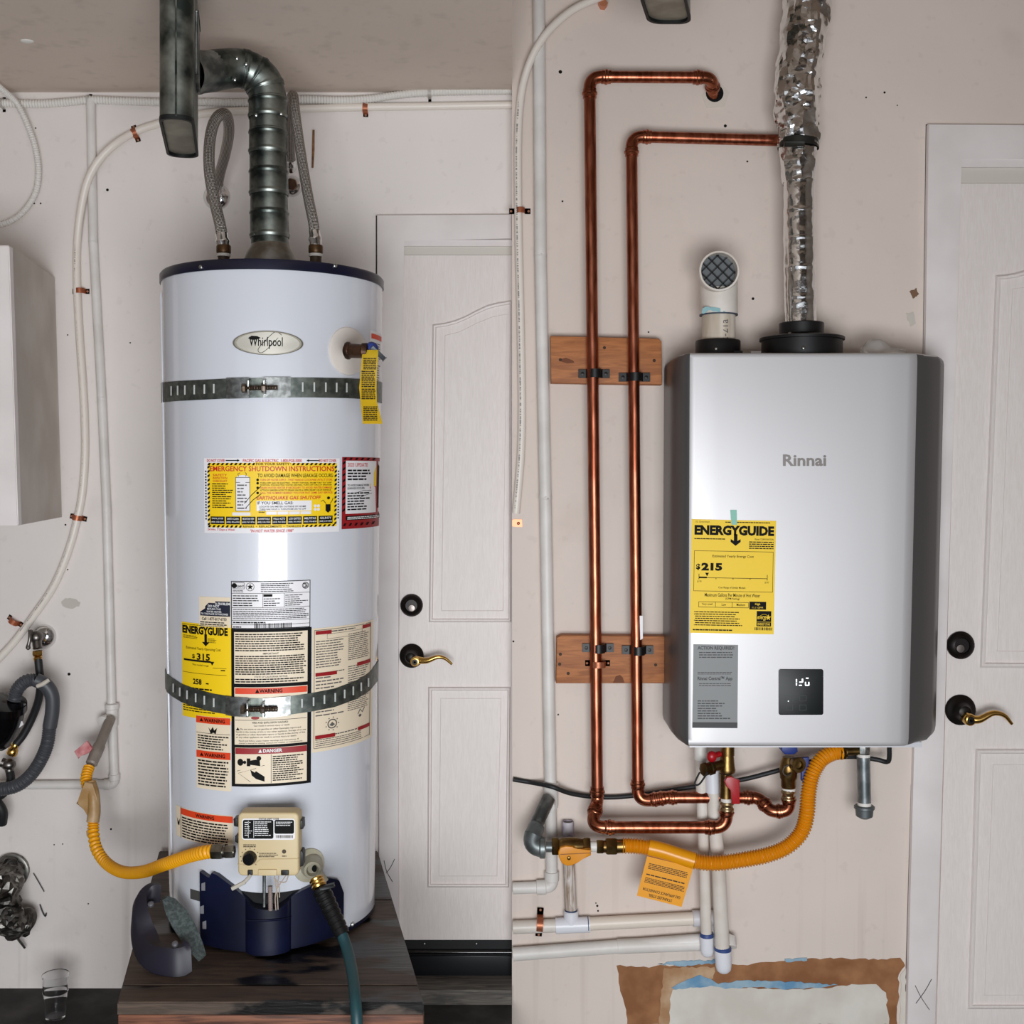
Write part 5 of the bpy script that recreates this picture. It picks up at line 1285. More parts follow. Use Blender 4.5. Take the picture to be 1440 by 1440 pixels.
# side bands are the same silver; their shade is put into a darker grey
n_pts = len(rows[0]); n_m = 5
xl_lim = lambda z: None
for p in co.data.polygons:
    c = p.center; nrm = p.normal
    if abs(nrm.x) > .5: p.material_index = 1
obj('chassis', MB().box((xw(966, .2), -.24, P(0, 1051, .24).z), (xw(1288, .2), -RW-.001, zb0-.0005)), mat('chassis_white', (206, 206, 210), .4, .2), th_)
obj('back_plate', MB().box((xw(950, .08), -.076, zb0+.01), (xw(1310, .08), -RW-.0005, zt0-.01)), mat('chassis_white', (206, 206, 210), .4, .2), th_)
DF2 = .2866
ff = lambda x, y, l=0: P(x, y, DF2+l)
mb = MB(); mb.text('Rinnai', (1101, 639, 1162, 655.5), ff, .0006, .03); obj('lettering', mb, mat('brand_grey', (126, 120, 116), .35, .4), th_)
# display
mb = MB().prism(rrect(1095, 941, 1158, 1005.5, 3), DF2-.001, DF2+.002, .0006); dp = obj('display_panel', mb, mat('display_glass', (16, 21, 22), .35, spec=.25), th_, label='black square display showing 120')
obj('panel_rim', MB().prism(rrect(1094, 940, 1159, 1006.5, 4), DF2-.001, DF2+.0008), WSTICK, dp)
mb = MB(); g = lambda x, y, l: P(x, y, DF2+.0022+l)
def bar(x0, y0, x1, y1): mb.rect((x0, y0, x1, y1), g, .0002)
bar(1119.2, 955, 1120.8, 959); bar(1119.2, 960, 1120.8, 964); 
bar(1127.6, 954.4, 1129.4, 959.5); bar(1124, 958.6, 1128.4, 960); bar(1123.6, 963, 1127.6, 964.4)
bar(1133.4, 953, 1137, 954.4); bar(1132, 959, 1133.5, 964); bar(1136.6, 959, 1138.2, 964); bar(1132.6, 963, 1137.4, 964.4); bar(1108, 985.4, 1109.2, 986.6)
obj('digits', mb, GLOW, dp)
mb = MB()
for x, y in ((1105, 978), (1124, 978), (1105, 991), (1124, 991)): mb.frame((x, y, x+10, y+8), .5, g, .0001, 2)
obj('key_outline', mb, mat('dim_key', (38, 44, 46), .4), dp)
# energy label
s = obj('energy_guide_sticker', MB().flat([(972.5, 730), (1091.5, 732.5), (1088, 892), (970, 890)], ff, .0005), YSTICK, th_, label='large yellow energy guide sticker with green tape tab')
fs = lambda x, y, l=0: P(x - (y-730)*.018, y + (x-972)*.018, DF2+l)
mb = MB(); mb.text('ENERGYGUIDE', (977, 738, 1089, 752), fs, .0008, .055)
mb.flat([(1032.5, 750), (1037.5, 750), (1037.5, 759.5), (1042, 757), (1042, 761), (1035, 766.5), (1028, 761), (1028, 757), (1032.5, 759.5)], fs, .0008)
mb.text('Estimated Yearly Energy Cost', (1003, 779.5, 1061, 784), fs, .0008, .01); mb.text('$', (980, 792.5, 986, 801.5), fs, .0008, .04); mb.text('215', (987.5, 791, 1017, 802), fs, .0008, .06)
mb.frame((977, 774, 1088.5, 831), .6, fs, .0007); mb.rect((984, 806.5, 984.8, 814.5), fs, .0008); mb.rect((1080, 806.5, 1080.8, 814.5), fs, .0008); mb.rect((984, 811.6, 1080, 812.3), fs, .0008); mb.rect((984, 810.6, 995.5, 812.8), fs, .0008)
mb.flat([(993, 805), (998.4, 805), (995.7, 810)], fs, .0008)
for x in (1008, 1032, 1056): mb.rect((x, 812, x+.8, 814), fs, .0008)
mb.text('$199', (982, 816, 988, 819), fs, .0008); mb.text('$797', (1077, 816, 1083, 819), fs, .0008)
mb.text('Cost Range of Similar Models', (1012, 824, 1050, 827.5), fs, .0008, .01); mb.text('Maximum Gallons Per Minute of Hot Water', (993, 833.5, 1071, 838.4), fs, .0008, .01); mb.text('(GPM Rating)', (1022, 839.5, 1042, 843), fs, .0008, .01)
mb.frame((984.5, 845.6, 1055, 853.6), .6, fs, .0008); mb.rect((1008, 846, 1008.6, 853), fs, .0008); mb.rect((1031.5, 846, 1032.1, 853), fs, .0008)
mb.text('Very small', (989, 847.5, 1004, 851), fs, .0008, .01); mb.text('Low', (1017, 847.5, 1023, 851), fs, .0008, .01); mb.text('Medium', (1038, 847.5, 1050, 851), fs, .0008, .01)
mb.rect((1056, 844.5, 1079.5, 855.5), fs, .0008)
mb.greek((980, 858.5, 1052, 880), 7, fs, .0008, 61, .42, .3)
for y in (860, 863.2, 872, 878.6): mb.flat(circ(979, y, .7, 6), fs, .0008)
mb.rect((1066.5, 857.5, 1087, 879), fs, .0008); mb.greek((977, 884, 1035, 886.6), 1, fs, .0008, 63, .7, .1)
rn = random.Random(9); x = 1064
while x < 1089: w = rn.choice((.6, 1.0, 1.4)); mb.rect((x, 880.5, x+w, 884.5), fs, .0008); x += w+.8
mb.greek((977, 756, 1021, 758.4), 1, fs, .0008, 62, .6, .02)
mb.text('Rinnai CORPORATION', (1062, 755.5, 1088.5, 758), fs, .0008, .01); mb.greek((1054, 759.2, 1088.5, 771), 4, fs, .0008, 64, .5, 0)
mb.text('U.S. Government', (978, 732, 998, 734.6), fs, .0008); mb.greek((1020, 732.3, 1087, 734.5), 1, fs, .0008, 65, .6)
obj('lettering', mb, BLACK, s)
mb = MB(); mb.text('High', (1064, 846.3, 1071, 850), fs, .0011, .02); mb.text('11.1 GPM', (1060, 851.5, 1075, 854), fs, .0011)
a_ = [fs(1077+8*cos(t), 871-9*sin(t), .0011) for t in [pi*k/12 for k in range(1, 12)]]; mb.tube(a_, .0005, 4)
mb.text('energy', (1067.5, 864.5, 1081, 871), fs, .0011, .01, shear=.3); mb.flat([(1083, 862), (1084, 865), (1087, 865), (1084.6, 867), (1085.4, 870), (1083, 868.2), (1080.6, 870), (1081.4, 867), (1079, 865), (1082, 865)], fs, .0011)
mb.rect((1067, 872.6, 1086.5, 873.2), fs, .0011); mb.text('ENERGY STAR', (1068, 874.3, 1085.5, 877.6), fs, .0011, .02)
obj('yellow_lettering', mb, YSTICK, s)
obj('tape_tab', MB().flat([(1027, 717), (1036, 717), (1036.6, 738), (1028.6, 738)], ff, .0013), mat('green_tape', (126, 190, 170), .4), s, label='pale green tape tab')
# grey sticker (its two square codes are left out)
s = obj('action_sticker', MB().flat([(975, 906), (1038, 907), (1037, 1024), (973.5, 1023.5)], ff, .0005), GSTICK, th_, label='grey action required sticker with black foot band')
mb = MB(); mb.text('ACTION REQUIRED!', (981, 908.5, 1032.5, 914.5), ff, .0008, .03); mb.text('Rinnai Central™ App', (981, 951.3, 1030, 958), ff, .0008, .03)
mb.greek((983, 916, 1031, 926), 3, ff, .0008, 71, .4, .1); mb.greek((981, 944.5, 1031, 949), 2, ff, .0008, 72, .4, .1); mb.greek((983, 960, 1029, 965.5), 2, ff, .0008, 73, .4, .1)
mb.greek((981, 984, 1028, 1012), 8, ff, .0008, 74, .42, .45); mb.flat([(973.7, 1015.6), (1037.2, 1016), (1037, 1024), (973.5, 1023.5)], ff, .0008)
obj('lettering', mb, mat('charcoal_ink', (44, 44, 46), .5), s)
# collars on top
kC = M(.19)
def collar(px, py_bot, py_top, r, d, nm, lip=True, label=None):
    c = P(px, py_bot, d); h = (py_bot-py_top)*M(d); R = r*M(d)
    c.z = zt0 - .012; h += P(px, py_bot, d).z - c.z
    prof = [(0, R*.98), (h-.009, R*.98), (h-.008, R*1.03), (h-.002, R*1.03), (h, R*1.0), (h, R*.5)] if lip else [(0, R), (h-.003, R), (h, R*.97), (h, R*.5)]
    return obj(nm, MB().lathe(c, ZUP, prof, 40), BLKP, th_, label=label)
DC = .165
ic = collar(1009.5, 497, 479, 31.5, DC, 'intake_collar', False, 'black plastic intake collar')
ec = collar(1127.5, 499, 474.5, 57, DC, 'exhaust_collar', True, 'wide black plastic exhaust collar')
kD = M(DC)
cz = P(1127, 474.5, DC).z
obj('inner_collar', MB().lathe(Vector((P(1127, 474, DC).x, -DC, cz-.001)), ZUP, [(0, 40*kD), (.003, 38*kD), (.009, 31*kD), (.034, 31*kD), (.036, 30*kD), (.036, 20*kD)], 36), BLKP, ec)
for px, py, d in ((1111, 469, DC+27*kD), (1145, 469, DC+25*kD)): obj('screw', MB().lathe(P(px, py, d), YDIR, [(-.004, .0042), (.001, .004), (.0025, .002)], 8), ZINC, ec)
obj('screw', MB().lathe(P(1130, 489.5, DC+57*kD), YDIR, [(-.003, .0042), (.002, .004), (.0035, .002)], 8), ZINC, ec)
obj('screw', MB().lathe(P(1007, 490.5, DC+31.5*kD), YDIR, [(-.003, .0042), (.002, .004), (.0035, .002)], 8), ZINC, ic)
obj('top_clip', MB().box((xw(1055, .2), -.21, zt0-.002), (xw(1069, .2), -.19, P(0, 494.5, .2).z)), WSTICK, th_)
obj('top_bracket', MB().box((xw(1028, .2), -.21, zt0-.002), (xw(1043, .2), -.19, P(0, 494, .2).z)).cyl(Vector((xw(1038, .2), -.2, zt0)), Vector((xw(1038, .2), -.2, zt0+.012)), .006), BLKP, th_)
obj('flange_tab', MB().box((xw(1183, .2), -.21, zt0-.002), (xw(1206, .2), -.17, zt0+.006)), BLKP, th_)

# plastic bag on top
mb = MB(); q = catmull(PX([(1212, 497, .2), (1222, 492, .2), (1234, 490, .2), (1250, 492.5, .2), (1264, 494.5, .2), (1274, 498, .2)]), 6)
def bag_r(s, L): t = s/L; return .004 + .016*sin(pi*min(1, t*1.35+.08))**1.2*(1 if t < .68 else 1) if t < .65 else .006
mb.tube(q, bag_r, 16, flat=1.3)
for v in mb.bm.verts: v.co += noise.noise_vector(v.co*60)*.004
zmin = min(v.co.z for v in mb.bm.verts)
for v in mb.bm.verts: v.co.z += (zt0 + .0008 - zmin)
o = obj('plastic_bag', mb, BAGM, smooth=18); tag(o, 'crumpled clear plastic bag on top of the silver heater', 'bag')

# ---- intake elbow
vi = thing('intake_elbow', 'white plastic intake elbow with dark grille on top of the silver heater', 'pipe elbow', P(1010, 478, DC))
zi = P(0, 478, DC).z
cx = P(1010.5, 478, DC).x
obj('pipe', MB().cyl(Vector((cx, -DC, zi-.0)), Vector((cx, -DC, P(0, 440, DC).z)), 23.5*kD, seg=32), mat('printed_pvc', (216, 206, 192), .4, var=(190, 176, 158), vscale=14, stretch=(3, 3, .4)), vi)
mb = MB(); mb.text('2-21a', (1013, 449, 1024, 480), lambda x, y, l: P(x, y, DC+23.4*kD+l-.0008), .0006, 0, rot=90)
obj('print', mb, INKG, vi)
zs = P(0, 444, DC).z
arc = [Vector((cx, -DC, zs)), Vector((cx, -DC, P(0, 405, DC).z))]
oc = P(1011.5, 381, .235)
arc2 = [arc[1]*(1-t)**2 + Vector((cx, -DC, oc.z))*2*t*(1-t) + Vector((oc.x, -.215, oc.z))*t*t for t in [k/10 for k in range(1, 11)]]
ko = M(.235)
mb = MB().tube(resample(arc+arc2, .006), 26.5*kD, 32, False)
mb.lathe(Vector((oc.x, -.200, oc.z)), YDIR, [(0, 27*ko), (.034, 28.7*ko), (.036, 28.2*ko), (.036, 25.6*ko), (.010, 25*ko)], 40, False, False)
obj('elbow', mb, PVC, vi)
obj('blue_line', MB().lathe(Vector((cx, -DC, zs)), ZUP, [(0, 24*kD), (0, 26.9*kD), (.003, 26.9*kD), (.003, 24*kD)], 32), mat('teal_cement', (60, 70, 84), .5), vi)
mb = MB(); gg = lambda x, y, l: P(x, y, DC+26.6*kD+l-.002)
mb.flat(jag([(988, 434), (992, 431.5), (1003, 432), (1012, 433), (1020, 438), (1021, 441), (1008, 438), (996, 436), (990, 441), (987, 441)], 3, .8, 3), gg, .0015); obj('cement_smear', mb, mat('teal_smear', (140, 184, 188), .5), vi)
gr = MB(); R_ = 25.4*ko; yG = -.213
gr.lathe(Vector((oc.x, -.206, oc.z)), YDIR, [(0, R_), (.001, R_)], 40)
gq = obj('grille_back', gr, mat('grille_dark', (104, 108, 110), .7), vi)
gr = MB()
for a in (45, -45):
    u = Vector((cos(radians(a)), 0, sin(radians(a)))); w = Vector((-u.z, 0, u.x))
    for s in (-.66, -.22, .22, .66):
        L_ = R_*sqrt(1-s*s); gr.obox(Vector((oc.x, yG, oc.z)) + w*(s*R_), u, YDIR, w, L_, .003, .0012)
obj('grille', gr, mat('grille_bar', (18, 19, 20), .6), vi)

# ---- foil exhaust duct
ft = thing('foil_duct', 'crinkled silver foil wrapped exhaust pipe rising from the silver heater', 'duct', P(1124, 457, DC))
low = resample(PX([(1126, 461, DC), (1125, 400, DC), (1124, 330, DC), (1124, 250, DC)]), .004)
mb = MB().tube(low, lambda s, L: 21.8*kD + (.0012 if (s % .07) < .006 else 0), 36, False)
for v in mb.bm.verts:
    v.co += noise.noise_vector(v.co*55)*.0016
obj('smooth_foil', mb, FOIL, ft, smooth=40)
def foil(path, rf, nm, seed, amp):
    mb = MB(); q = resample(catmull(path, 8), .0042); mb.tube(q, rf, 44, False)
    for v in mb.bm.verts:
        p = v.co*Vector((1, 1, .75)) if False else Vector((v.co.x, v.co.y, v.co.z*.7))
        n1 = noise.cell_vector(p*46 + Vector((seed, 0, 0))) - Vector((.5, .5, .5))
        n2 = noise.noise_vector(p*28 + Vector((seed, 3, 0))); n3 = noise.noise_vector(p*75)
        v.co += n2*amp + n3*amp*.55 + n1*amp*.35
    for f_ in list(mb.bm.faces):
        pass
    bmesh.ops.triangulate(mb.bm, faces=list(mb.bm.faces))
    return obj(nm, mb, mat('crinkled_foil', (228, 228, 227), .14, 1.0, bump=.25, bscale=120), ft, smooth=14)
foil(PX([(1124, 258, DC), (1123, 235, DC), (1123, 205, DC)]), lambda s, L: (22.5 + 3.5*s/L)*kD, 'crinkled_foil', 1.0, .0042)
foil(PX([(1123, 207, DC), (1122, 180, DC), (1121, 140, DC), (1123, 100, DC), (1128, 60, DC), (1133, 25, DC), (1137, -40, DC), (1140, -120, DC)]), lambda s, L: (28 + 4.5*sin(min(1, s/(L*.5))*pi*.5))*kD, 'crinkled_foil', 7.0, .0075)
obj('band_clamp', MB().tube(PX([(1122.5, 209, DC), (1123, 198, DC)]), 28.6*kD, 36, False).obox(P(1117, 203, DC+28.6*kD), XDIR, YDIR, ZUP, 14*kD, .003, 3.4*kD, .001), mat('dark_band', (58, 58, 54), .4, .7), ft)

# ---- oval duct at the top edge
o2 = thing('oval_duct', 'bottom end of an oval metal duct at the top edge, right half', 'duct', P(935, 5, .5))
dA, dB2 = .56, .40
zb = P(0, 26, dB2).z
def oval2(z, sh=0.0):
    c0 = P(935, 0, .48); a = .105-sh; h = 31.5*M(.48)-sh; r = min(.030, h*.98); out = []
    for sx, sy, a0 in ((1, 1, 0), (-1, 1, 90), (-1, -1, 180), (1, -1, 270)):
        for k in range(6):
            t = radians(a0+90*k/5); out.append(Vector((c0.x + sx*(h-r) + r*cos(t) - .00*(0), c0.y + sy*(a-r) + r*sin(t), z)))
    # slanted like the other duct so that it follows the line from the window side
    return [Vector((p.x + (p.y-c0.y)*.24, p.y, p.z)) for p in out]
obj('duct_body', MB().rings([oval2(zb+.002), oval2(CZH)], False, False), GALVD, o2)
obj('bottom_cap', MB().rings([oval2(zb+.004, .005), oval2(zb+.0035, .007)], True, True), mat('cap_plate', (168, 164, 150), .55, .6, var=(142, 136, 122), vscale=14), o2)
obj('cap_rim', MB().rings([oval2(zb+.006, -.001), oval2(zb-.003, -.001), oval2(zb-.003, .005), oval2(zb+.004, .005)], False, False), mat('dark_rim', (34, 36, 36), .5, .6), o2)

# ---- wooden blocks, copper lines, clamps
def block(pts, label):
    o = obj('wood_block', MB().prism(pts, RW+.0005, RW+.038, .002), PINE)
    return tag(o, label, 'board')
b1 = block([(774, 472.5), (850, 474.5), (926, 476), (930.5, 480), (931, 541), (775, 538.5)], 'upper pine board behind the copper lines'); b2 = block([(783, 897), (790, 893.5), (945, 895), (945, 961), (782, 961)], 'lower pine board behind the copper lines')
for bo, pts in ((b1, ((788, 506), (920, 507), (850, 489))), (b2, ((787, 934), (788, 920), (922, 935), (799, 947)))):
    for x, y in pts: obj('screw', MB().lathe(P(x, y, RW+.0381), YDIR, [(0, .0042), (.001, .004), (.0012, .001)], 8), mat('dark_screw', (60, 42, 30), .6, .5), bo)
obj('knot', MB().prism([(788, 505), (796, 503), (806, 507), (808, 510), (798, 511), (790, 509)], RW+.037, RW+.0386), mat('knot', (112, 60, 28), .7), b1)
obj('knot', MB().prism([(862, 960), (866, 951), (872, 949), (876, 953), (878, 960)], RW+.037, RW+.0386), mat('knot', (112, 60, 28), .7), b2)
DP = .115
cA = thing('copper_pipe', 'outer copper line with two top elbows ending in the wall', 'pipe', P(835, 640, DP))
pipe_run(cA, [P(1004, 136, RW-.004), P(1000, 109, DP-.006), P(829, 108, DP), P(833, 360, DP), P(836, 700, DP), P(839.5, 1126, DP), P(833, 1163, .165), P(1021, 1163, .172), P(1022, 1124, .172)] if False else
         [P(1003, 134, RW-.004), P(1001, 109, DP-.004), P(829, 108, DP), P(840, 1127, DP), P(831, 1163.5, .165), P(1021, 1163.5, .172), P(1022, 1128, .172)], 8.3*M(DP), COPPER, .030, mf=COPPERF, collar=.022)
cB = thing('copper_pipe', 'inner copper line running behind the foil exhaust pipe', 'pipe', P(893, 640, DP))
pipe_run(cB, [P(1135, 198.5, DP-.02), P(888, 192, DP), P(897, 1128, DP), P(938, 1121.5, .13), P(1066, 1121.5, .14), P(1084, 1141, .165), P(1110, 1141, .172), P(1108.5, 1110, .172)], 8.1*M(DP), COPPER, .028, mf=COPPERF, collar=.020)
obj('sticker', MB().prism([(899.5, 866), (904, 866), (904, 898), (900.5, 900)], DP+.010, DP+.0135), WSTICK, cB)
wp = MB().prism([(987, 134), (994, 124), (1016, 120), (1026, 130), (1019, 150), (994, 152)], RW-.001, RW+.0014)
obj('wall_patch', wp, mat('patch_plaster', (214, 204, 192), .8), WR); obj('pipe_hole', MB().prism(circ(1005, 131, 12.5, 20), RW-.001, RW+.002), BLACK, WR)
DK = RW+.0382
def clamp(px, py, label):
    t = thing('pipe_clamp', label, 'pipe clamp', P(px, py, DK), 'black clamps on the copper lines')
    mb = MB(); k = M(DK+.02); R = 9.6*k; L = 22*k; c = Vector((P(px, py, DK+.018).x, -DK, P(px, py, DK+.018).z)); rr = DP - DK
    outp = [(-L, 0), (-L, .008), (-R-.004, .008), (-R, .011)] + [(-R*cos(pi*j/10), rr + R*sin(pi*j/10)) for j in range(0, 11)] + [(R, .011), (R+.004, .008), (L, .008), (L, 0)]
    h = 6*k
    mb.rings([[c + XDIR*u + YDIR*v + ZUP*h for u, v in outp], [c + XDIR*u + YDIR*v - ZUP*h for u, v in outp]])
    obj('body', mb, BLKP, t, smooth=30)
    for s in (-1, 1): obj('screw', MB().lathe(c + XDIR*(s*16.5*k) + YDIR*.008, YDIR, [(0, .0045), (.0012, .0042), (.0016, .002)], 10), BRONZE, t)
clamp(836, 525, 'black clamp on the upper board holding the outer copper line')
clamp(893, 530, 'black clamp on the upper board holding the inner copper line')
clamp(841.5, 912, 'black clamp on the lower board holding the outer copper line')
clamp(897.5, 915, 'black clamp on the lower board holding the inner copper line')
clip(841, 934, 0, 9.5*M(DP), DK, 'copper strap on the lower board around the outer copper line', 'copper clips in the right half', 17.5, 4.2)

# ---- cream tube and painted gas pipe at the seam
t2 = thing('white_tube', 'cream plastic tube curving down the left side of the right-hand wall', 'tube', P(733, 400, RW))
tp2 = [(870, -14), (842, -3), (812, 10), (788, 27), (766, 50), (749, 78), (737, 112), (731, 150), (728.5, 200), (728.5, 260), (729.5, 340), (731.5, 420), (733, 500), (734, 580), (732.5, 640), (728.5, 690), (725.5, 722)]
q = resample(catmull([P(x, y, RW+.0105 + .028*max(0, 1-abs(y-45)/75)**.6) for x, y in tp2], 8), .006)
for p in q: p.y = min(p.y, -RW-.0102)
obj('tube', MB().tube(q, .0098, 14), CREAMP, t2)
mb = MB(); rn = random.Random(14); sm = resample(catmull([Vector((x, y, 0)) for x, y in tp2], 24), .9)
def rt(x, y, l): return P(x, y, RW+.0105+l)
for i in range(len(sm)-1):
    p = sm[i]
    if p.y > 62 and p.y < 715 and rn.random() < .6 and (i % 40) < 36:
        t_ = (sm[i+1]-sm[i]).normalized(); nn = Vector((-t_.y, t_.x, 0)); nn = nn if nn.x < 0 else -nn
        c = p + nn*2.0; w = rn.uniform(.6, 1.3)
        if c.x - w < 721: continue
        mb.flat([((c+nn*w).x, (c+nn*w).y), ((c-nn*w).x, (c-nn*w).y), ((c-nn*w+t_*.6).x, (c-nn*w+t_*.6).y), ((c+nn*w+t_*.6).x, (c+nn*w+t_*.6).y)], rt, .0094)
o = obj('printed_line', mb, INKG, t2); o['kind'] = 'stuff'
g2 = 'copper clips in the right half'
clip(731, 296, 0, .0098, RW+.0005, 'copper clip on the cream tube left of the copper lines', g2, 15, 4)
clip(722, 737, 0, .0098, RW+.0005, 'half hidden copper clip at the seam below the tube', g2, 12, 4) if False else None
c_ = thing('pipe_clip', 'copper clip end at the middle seam just below the cream tube', 'pipe clip', P(727, 736, RW), g2)
obj('strap', MB().prism([(720.3, 731), (724, 730), (734, 730.5), (734.5, 741), (726, 741), (720.3, 740)], RW+.0003, RW+.0022), CLIPC, c_)
obj('screw', MB().lathe(P(729, 736, RW+.0022), YDIR, [(0, .0040), (.001, .0038), (.002, .002)], 10), COPPER, c_)
c_ = thing('pipe_clip', 'copper clip at the top edge where the cream tube leaves', 'pipe clip', P(850, 2, RW), g2)
obj('strap', MB().prism([(841, -6), (849, -4), (855, 4), (851, 9), (845, 8), (842, 2)], RW+.0003, RW+.0245), CLIPC, c_)
wp2 = thing('gas_pipe', 'white painted gas pipe running down beside the middle seam', 'pipe', P(765, 600, RW))
DG = RW+.0165
pipe_run(wp2, [P(757.5, -30, DG), P(760, 360, DG), P(767, 700, DG), P(774, 1104, DG)], 8.6*M(DG), PAINTP, .0001, 1.02, False, .0005, elbow_name='joint')
obj('tee', MB().lathe(P(774.5, 1135, DG), ZUP, [(0, .0185), (.052, .0185), (.054, .020), (.060, .020), (.061, .015)], 22).lathe(P(774, 1124, DG), Vector((-.35, -1, -.3)), [(0, .017), (.022, .0175), (.024, .020), (.030, .020), (.031, .013)], 20), PAINTP, wp2)
pipe_run(wp2, [P(774.5, 1134, DG), P(776, 1247, DG), P(721.0, 1249, DG)], 8.2*M(DG), PAINTP, .016, 1.25, False, .022)
gv = thing('gas_valve', 'brass gas valve with amber handle on galvanised elbow, lower right half', 'valve', P(790, 1190, .16))
A, B = P(772, 1122, .105), P(750, 1168, .155)
mb = MB().cyl(A, B, .0168, .0168, 18)
obj('nipple', mb, GALV, gv)
Cn = P(745.5, 1190, .165)
mb = MB().lathe(P(756, 1160, .147), B-A, [(0, .0185), (.010, .0205), (.018, .0195), (.022, .0205), (.03, .021)], 22)
arc = [P(751, 1172, .158)*(1-t)**2 + P(744, 1190, .168)*2*t*(1-t) + P(762, 1192, .170)*t*t for t in [k/10 for k in range(11)]]
mb.tube(arc, .0225, 22); mb.lathe(P(758, 1192, .170), XDIR, [(0, .0225), (.003, .0255), (.013, .0255), (.015, .023)], 24)
obj('elbow', mb, mat('galv_elbow', (140, 146, 146), .42, .7, var=(104, 110, 110), vscale=20), gv)
Y0 = .172
mb = MB().cyl(P(768, 1191, Y0), P(778, 1191, Y0), .0125, seg=16); obj('stub', mb, mat('galv_elbow', (120, 126, 126), .4, .9), gv)
mb = MB().hexn(P(776, 1190, Y0), XDIR, .016, .0225).lathe(P(784, 1190, Y0), XDIR, [(0, .015), (.012, .0205), (.030, .022), (.048, .0205), (.064, .016)], 20).hexn(P(820, 1190, Y0), XDIR, .017, .0225)
obj('valve_body', mb, BRASS, gv)
obj('thread_tape', MB().cyl(P(829, 1190.5, Y0), P(842, 1190.5, Y0), .0125, seg=16), WHITEP, gv)
mb = MB().prism([(786, 1206), (785, 1199), (788, 1192), (796, 1190), (806, 1191), (812, 1195), (831, 1194.5), (831, 1203), (820, 1208), (812, 1212), (806, 1217), (797, 1218), (790, 1214)], Y0+.021, Y0+.032, .002)
obj('valve_handle', mb, YFLEXR, gv, label='amber lever handle')
obj('handle_screw', MB().lathe(P(800, 1206.5, Y0+.032), YDIR, [(0, .005), (.003, .0045), (.004, .002)], 8), BRASS, gv)
mb = MB().prism([(788, 1201), (831, 1199), (831, 1200), (788, 1202.2)], Y0+.031, Y0+.0325); obj('handle_ridge', mb, mat('amber_shade', (140, 84, 8), .5), gv)

yc = thing('gas_connector', 'amber corrugated gas line looping up under the silver heater', 'gas line', P(1050, 1210, .18))
Rr = 10.2*M(.18)
mb = MB().hexn(P(839, 1190.5, Y0), XDIR, .016, .0175).lathe(P(847, 1190.5, Y0), XDIR, [(0, .014), (.010, .015)], 16).hexn(P(852, 1190, Y0), XDIR, .026, .0215).cyl(P(866, 1190, Y0), P(878, 1189.5, Y0), .0168, seg=18)
obj('fitting', mb, BRASS, yc)
q = resample(catmull(PX([(876, 1189, .172), (900, 1190.5, .175), (930, 1196, .18), (960, 1206, .185), (985, 1212.5, .19), (1012, 1213.5, .195), (1045, 1209, .2), (1080, 1202, .2), (1108, 1190, .2), (1127, 1170, .2), (1134.5, 1145, .2), (1137, 1115, .197), (1143, 1088, .19), (1155, 1068, .18), (1172, 1058.5, .172), (1184, 1057.5, .17)]), 14), .00072)
obj('corrugated_tube', MB().tube(q, lambda s, L: Rr*.86 + .0042*abs(cos(pi*s/.0068))**1.5, 18), YFLEXR, yc)
obj('end_fitting', MB().cyl(P(1178, 1058, .17), P(1190, 1057, .17), .0155, seg=16).hexn(P(1180, 1058, .17), XDIR, .014, .018).cyl(P(1186, 1057, .17), P(1214, 1056, .165), .010, seg=12), BRASS, yc)
tq = resample(catmull(PX([(912, 1191.8, .177), (932, 1196.5, .18), (955, 1204, .184), (976, 1210.5, .188)]), 8), .004)
tg_ = obj('tag_wrap', MB().tube(tq, Rr*1.14, 20, False), mat('amber_film', (232, 154, 14), .3), yc, label='amber printed wrap around the gas line')
fw = lambda x, y, l=0: P(x, y, .185+Rr*.95+l)
mb = MB().prism([(910, 1204), (975, 1220), (958.5, 1275.5), (895.5, 1259.5)], .196, .1966); tg2 = obj('tag', mb, mat('amber_paper', (240, 160, 12), .5), yc, label='amber paper tag hanging from the gas line')
def ft_(u, v, l=0):       # tag space 0..1, upside-down lettering
    a, b, c, d_ = (910, 1204), (975, 1220), (958.5, 1275.5), (895.5, 1259.5)
    x = (a[0]*(1-u)+b[0]*u)*(1-v) + (d_[0]*(1-u)+c[0]*u)*v; y = (a[1]*(1-u)+b[1]*u)*(1-v) + (d_[1]*(1-u)+c[1]*u)*v
    return P(x, y, .1967+l)
ft2 = lambda x, y, l=0: ft_(x/100, y/100, l)
mb = MB(); mb.text('STAINLESS STEEL', (24, 88, 76, 95), ft2, .0004, .02, rot=180); mb.text('GAS APPLIANCE CONNECTOR', (8, 76, 92, 83), ft2, .0004, .02, rot=180)
mb.greek((8, 14, 94, 30), 4, ft2, .0004, 81, .5, .05); mb.greek((8, 40, 94, 46), 1, ft2, .0004, 82, .5, .2); mb.greek((8, 50, 96, 64), 4, ft2, .0004, 83, .5, .05)
obj('lettering', mb, mat('brown_black_ink', (60, 40, 10), .6), tg2)
o = [c for c in []]

# ---- black power cable
q = resample(catmull(PX([(721.5, 1096, .07), (745, 1100, .068), (775, 1106, .105), (800, 1115, .09), (830, 1120, .075), (865, 1121, .072), (905, 1117, .074), (950, 1110, .09), (1000, 1103, .10), (1045, 1096, .11), (1085, 1086, .12), (1120, 1076, .12), (1160, 1067, .12), (1200, 1064, .115), (1232, 1068, .12), (1247, 1071.5, .13), (1250.5, 1066, .14), (1250.5, 1047, .15)]), 8), .006)
o = obj('power_cable', MB().tube(q, .0058, 12), BLKR); tag(o, 'black power cable sagging along the right-hand wall below the heater', 'cable')

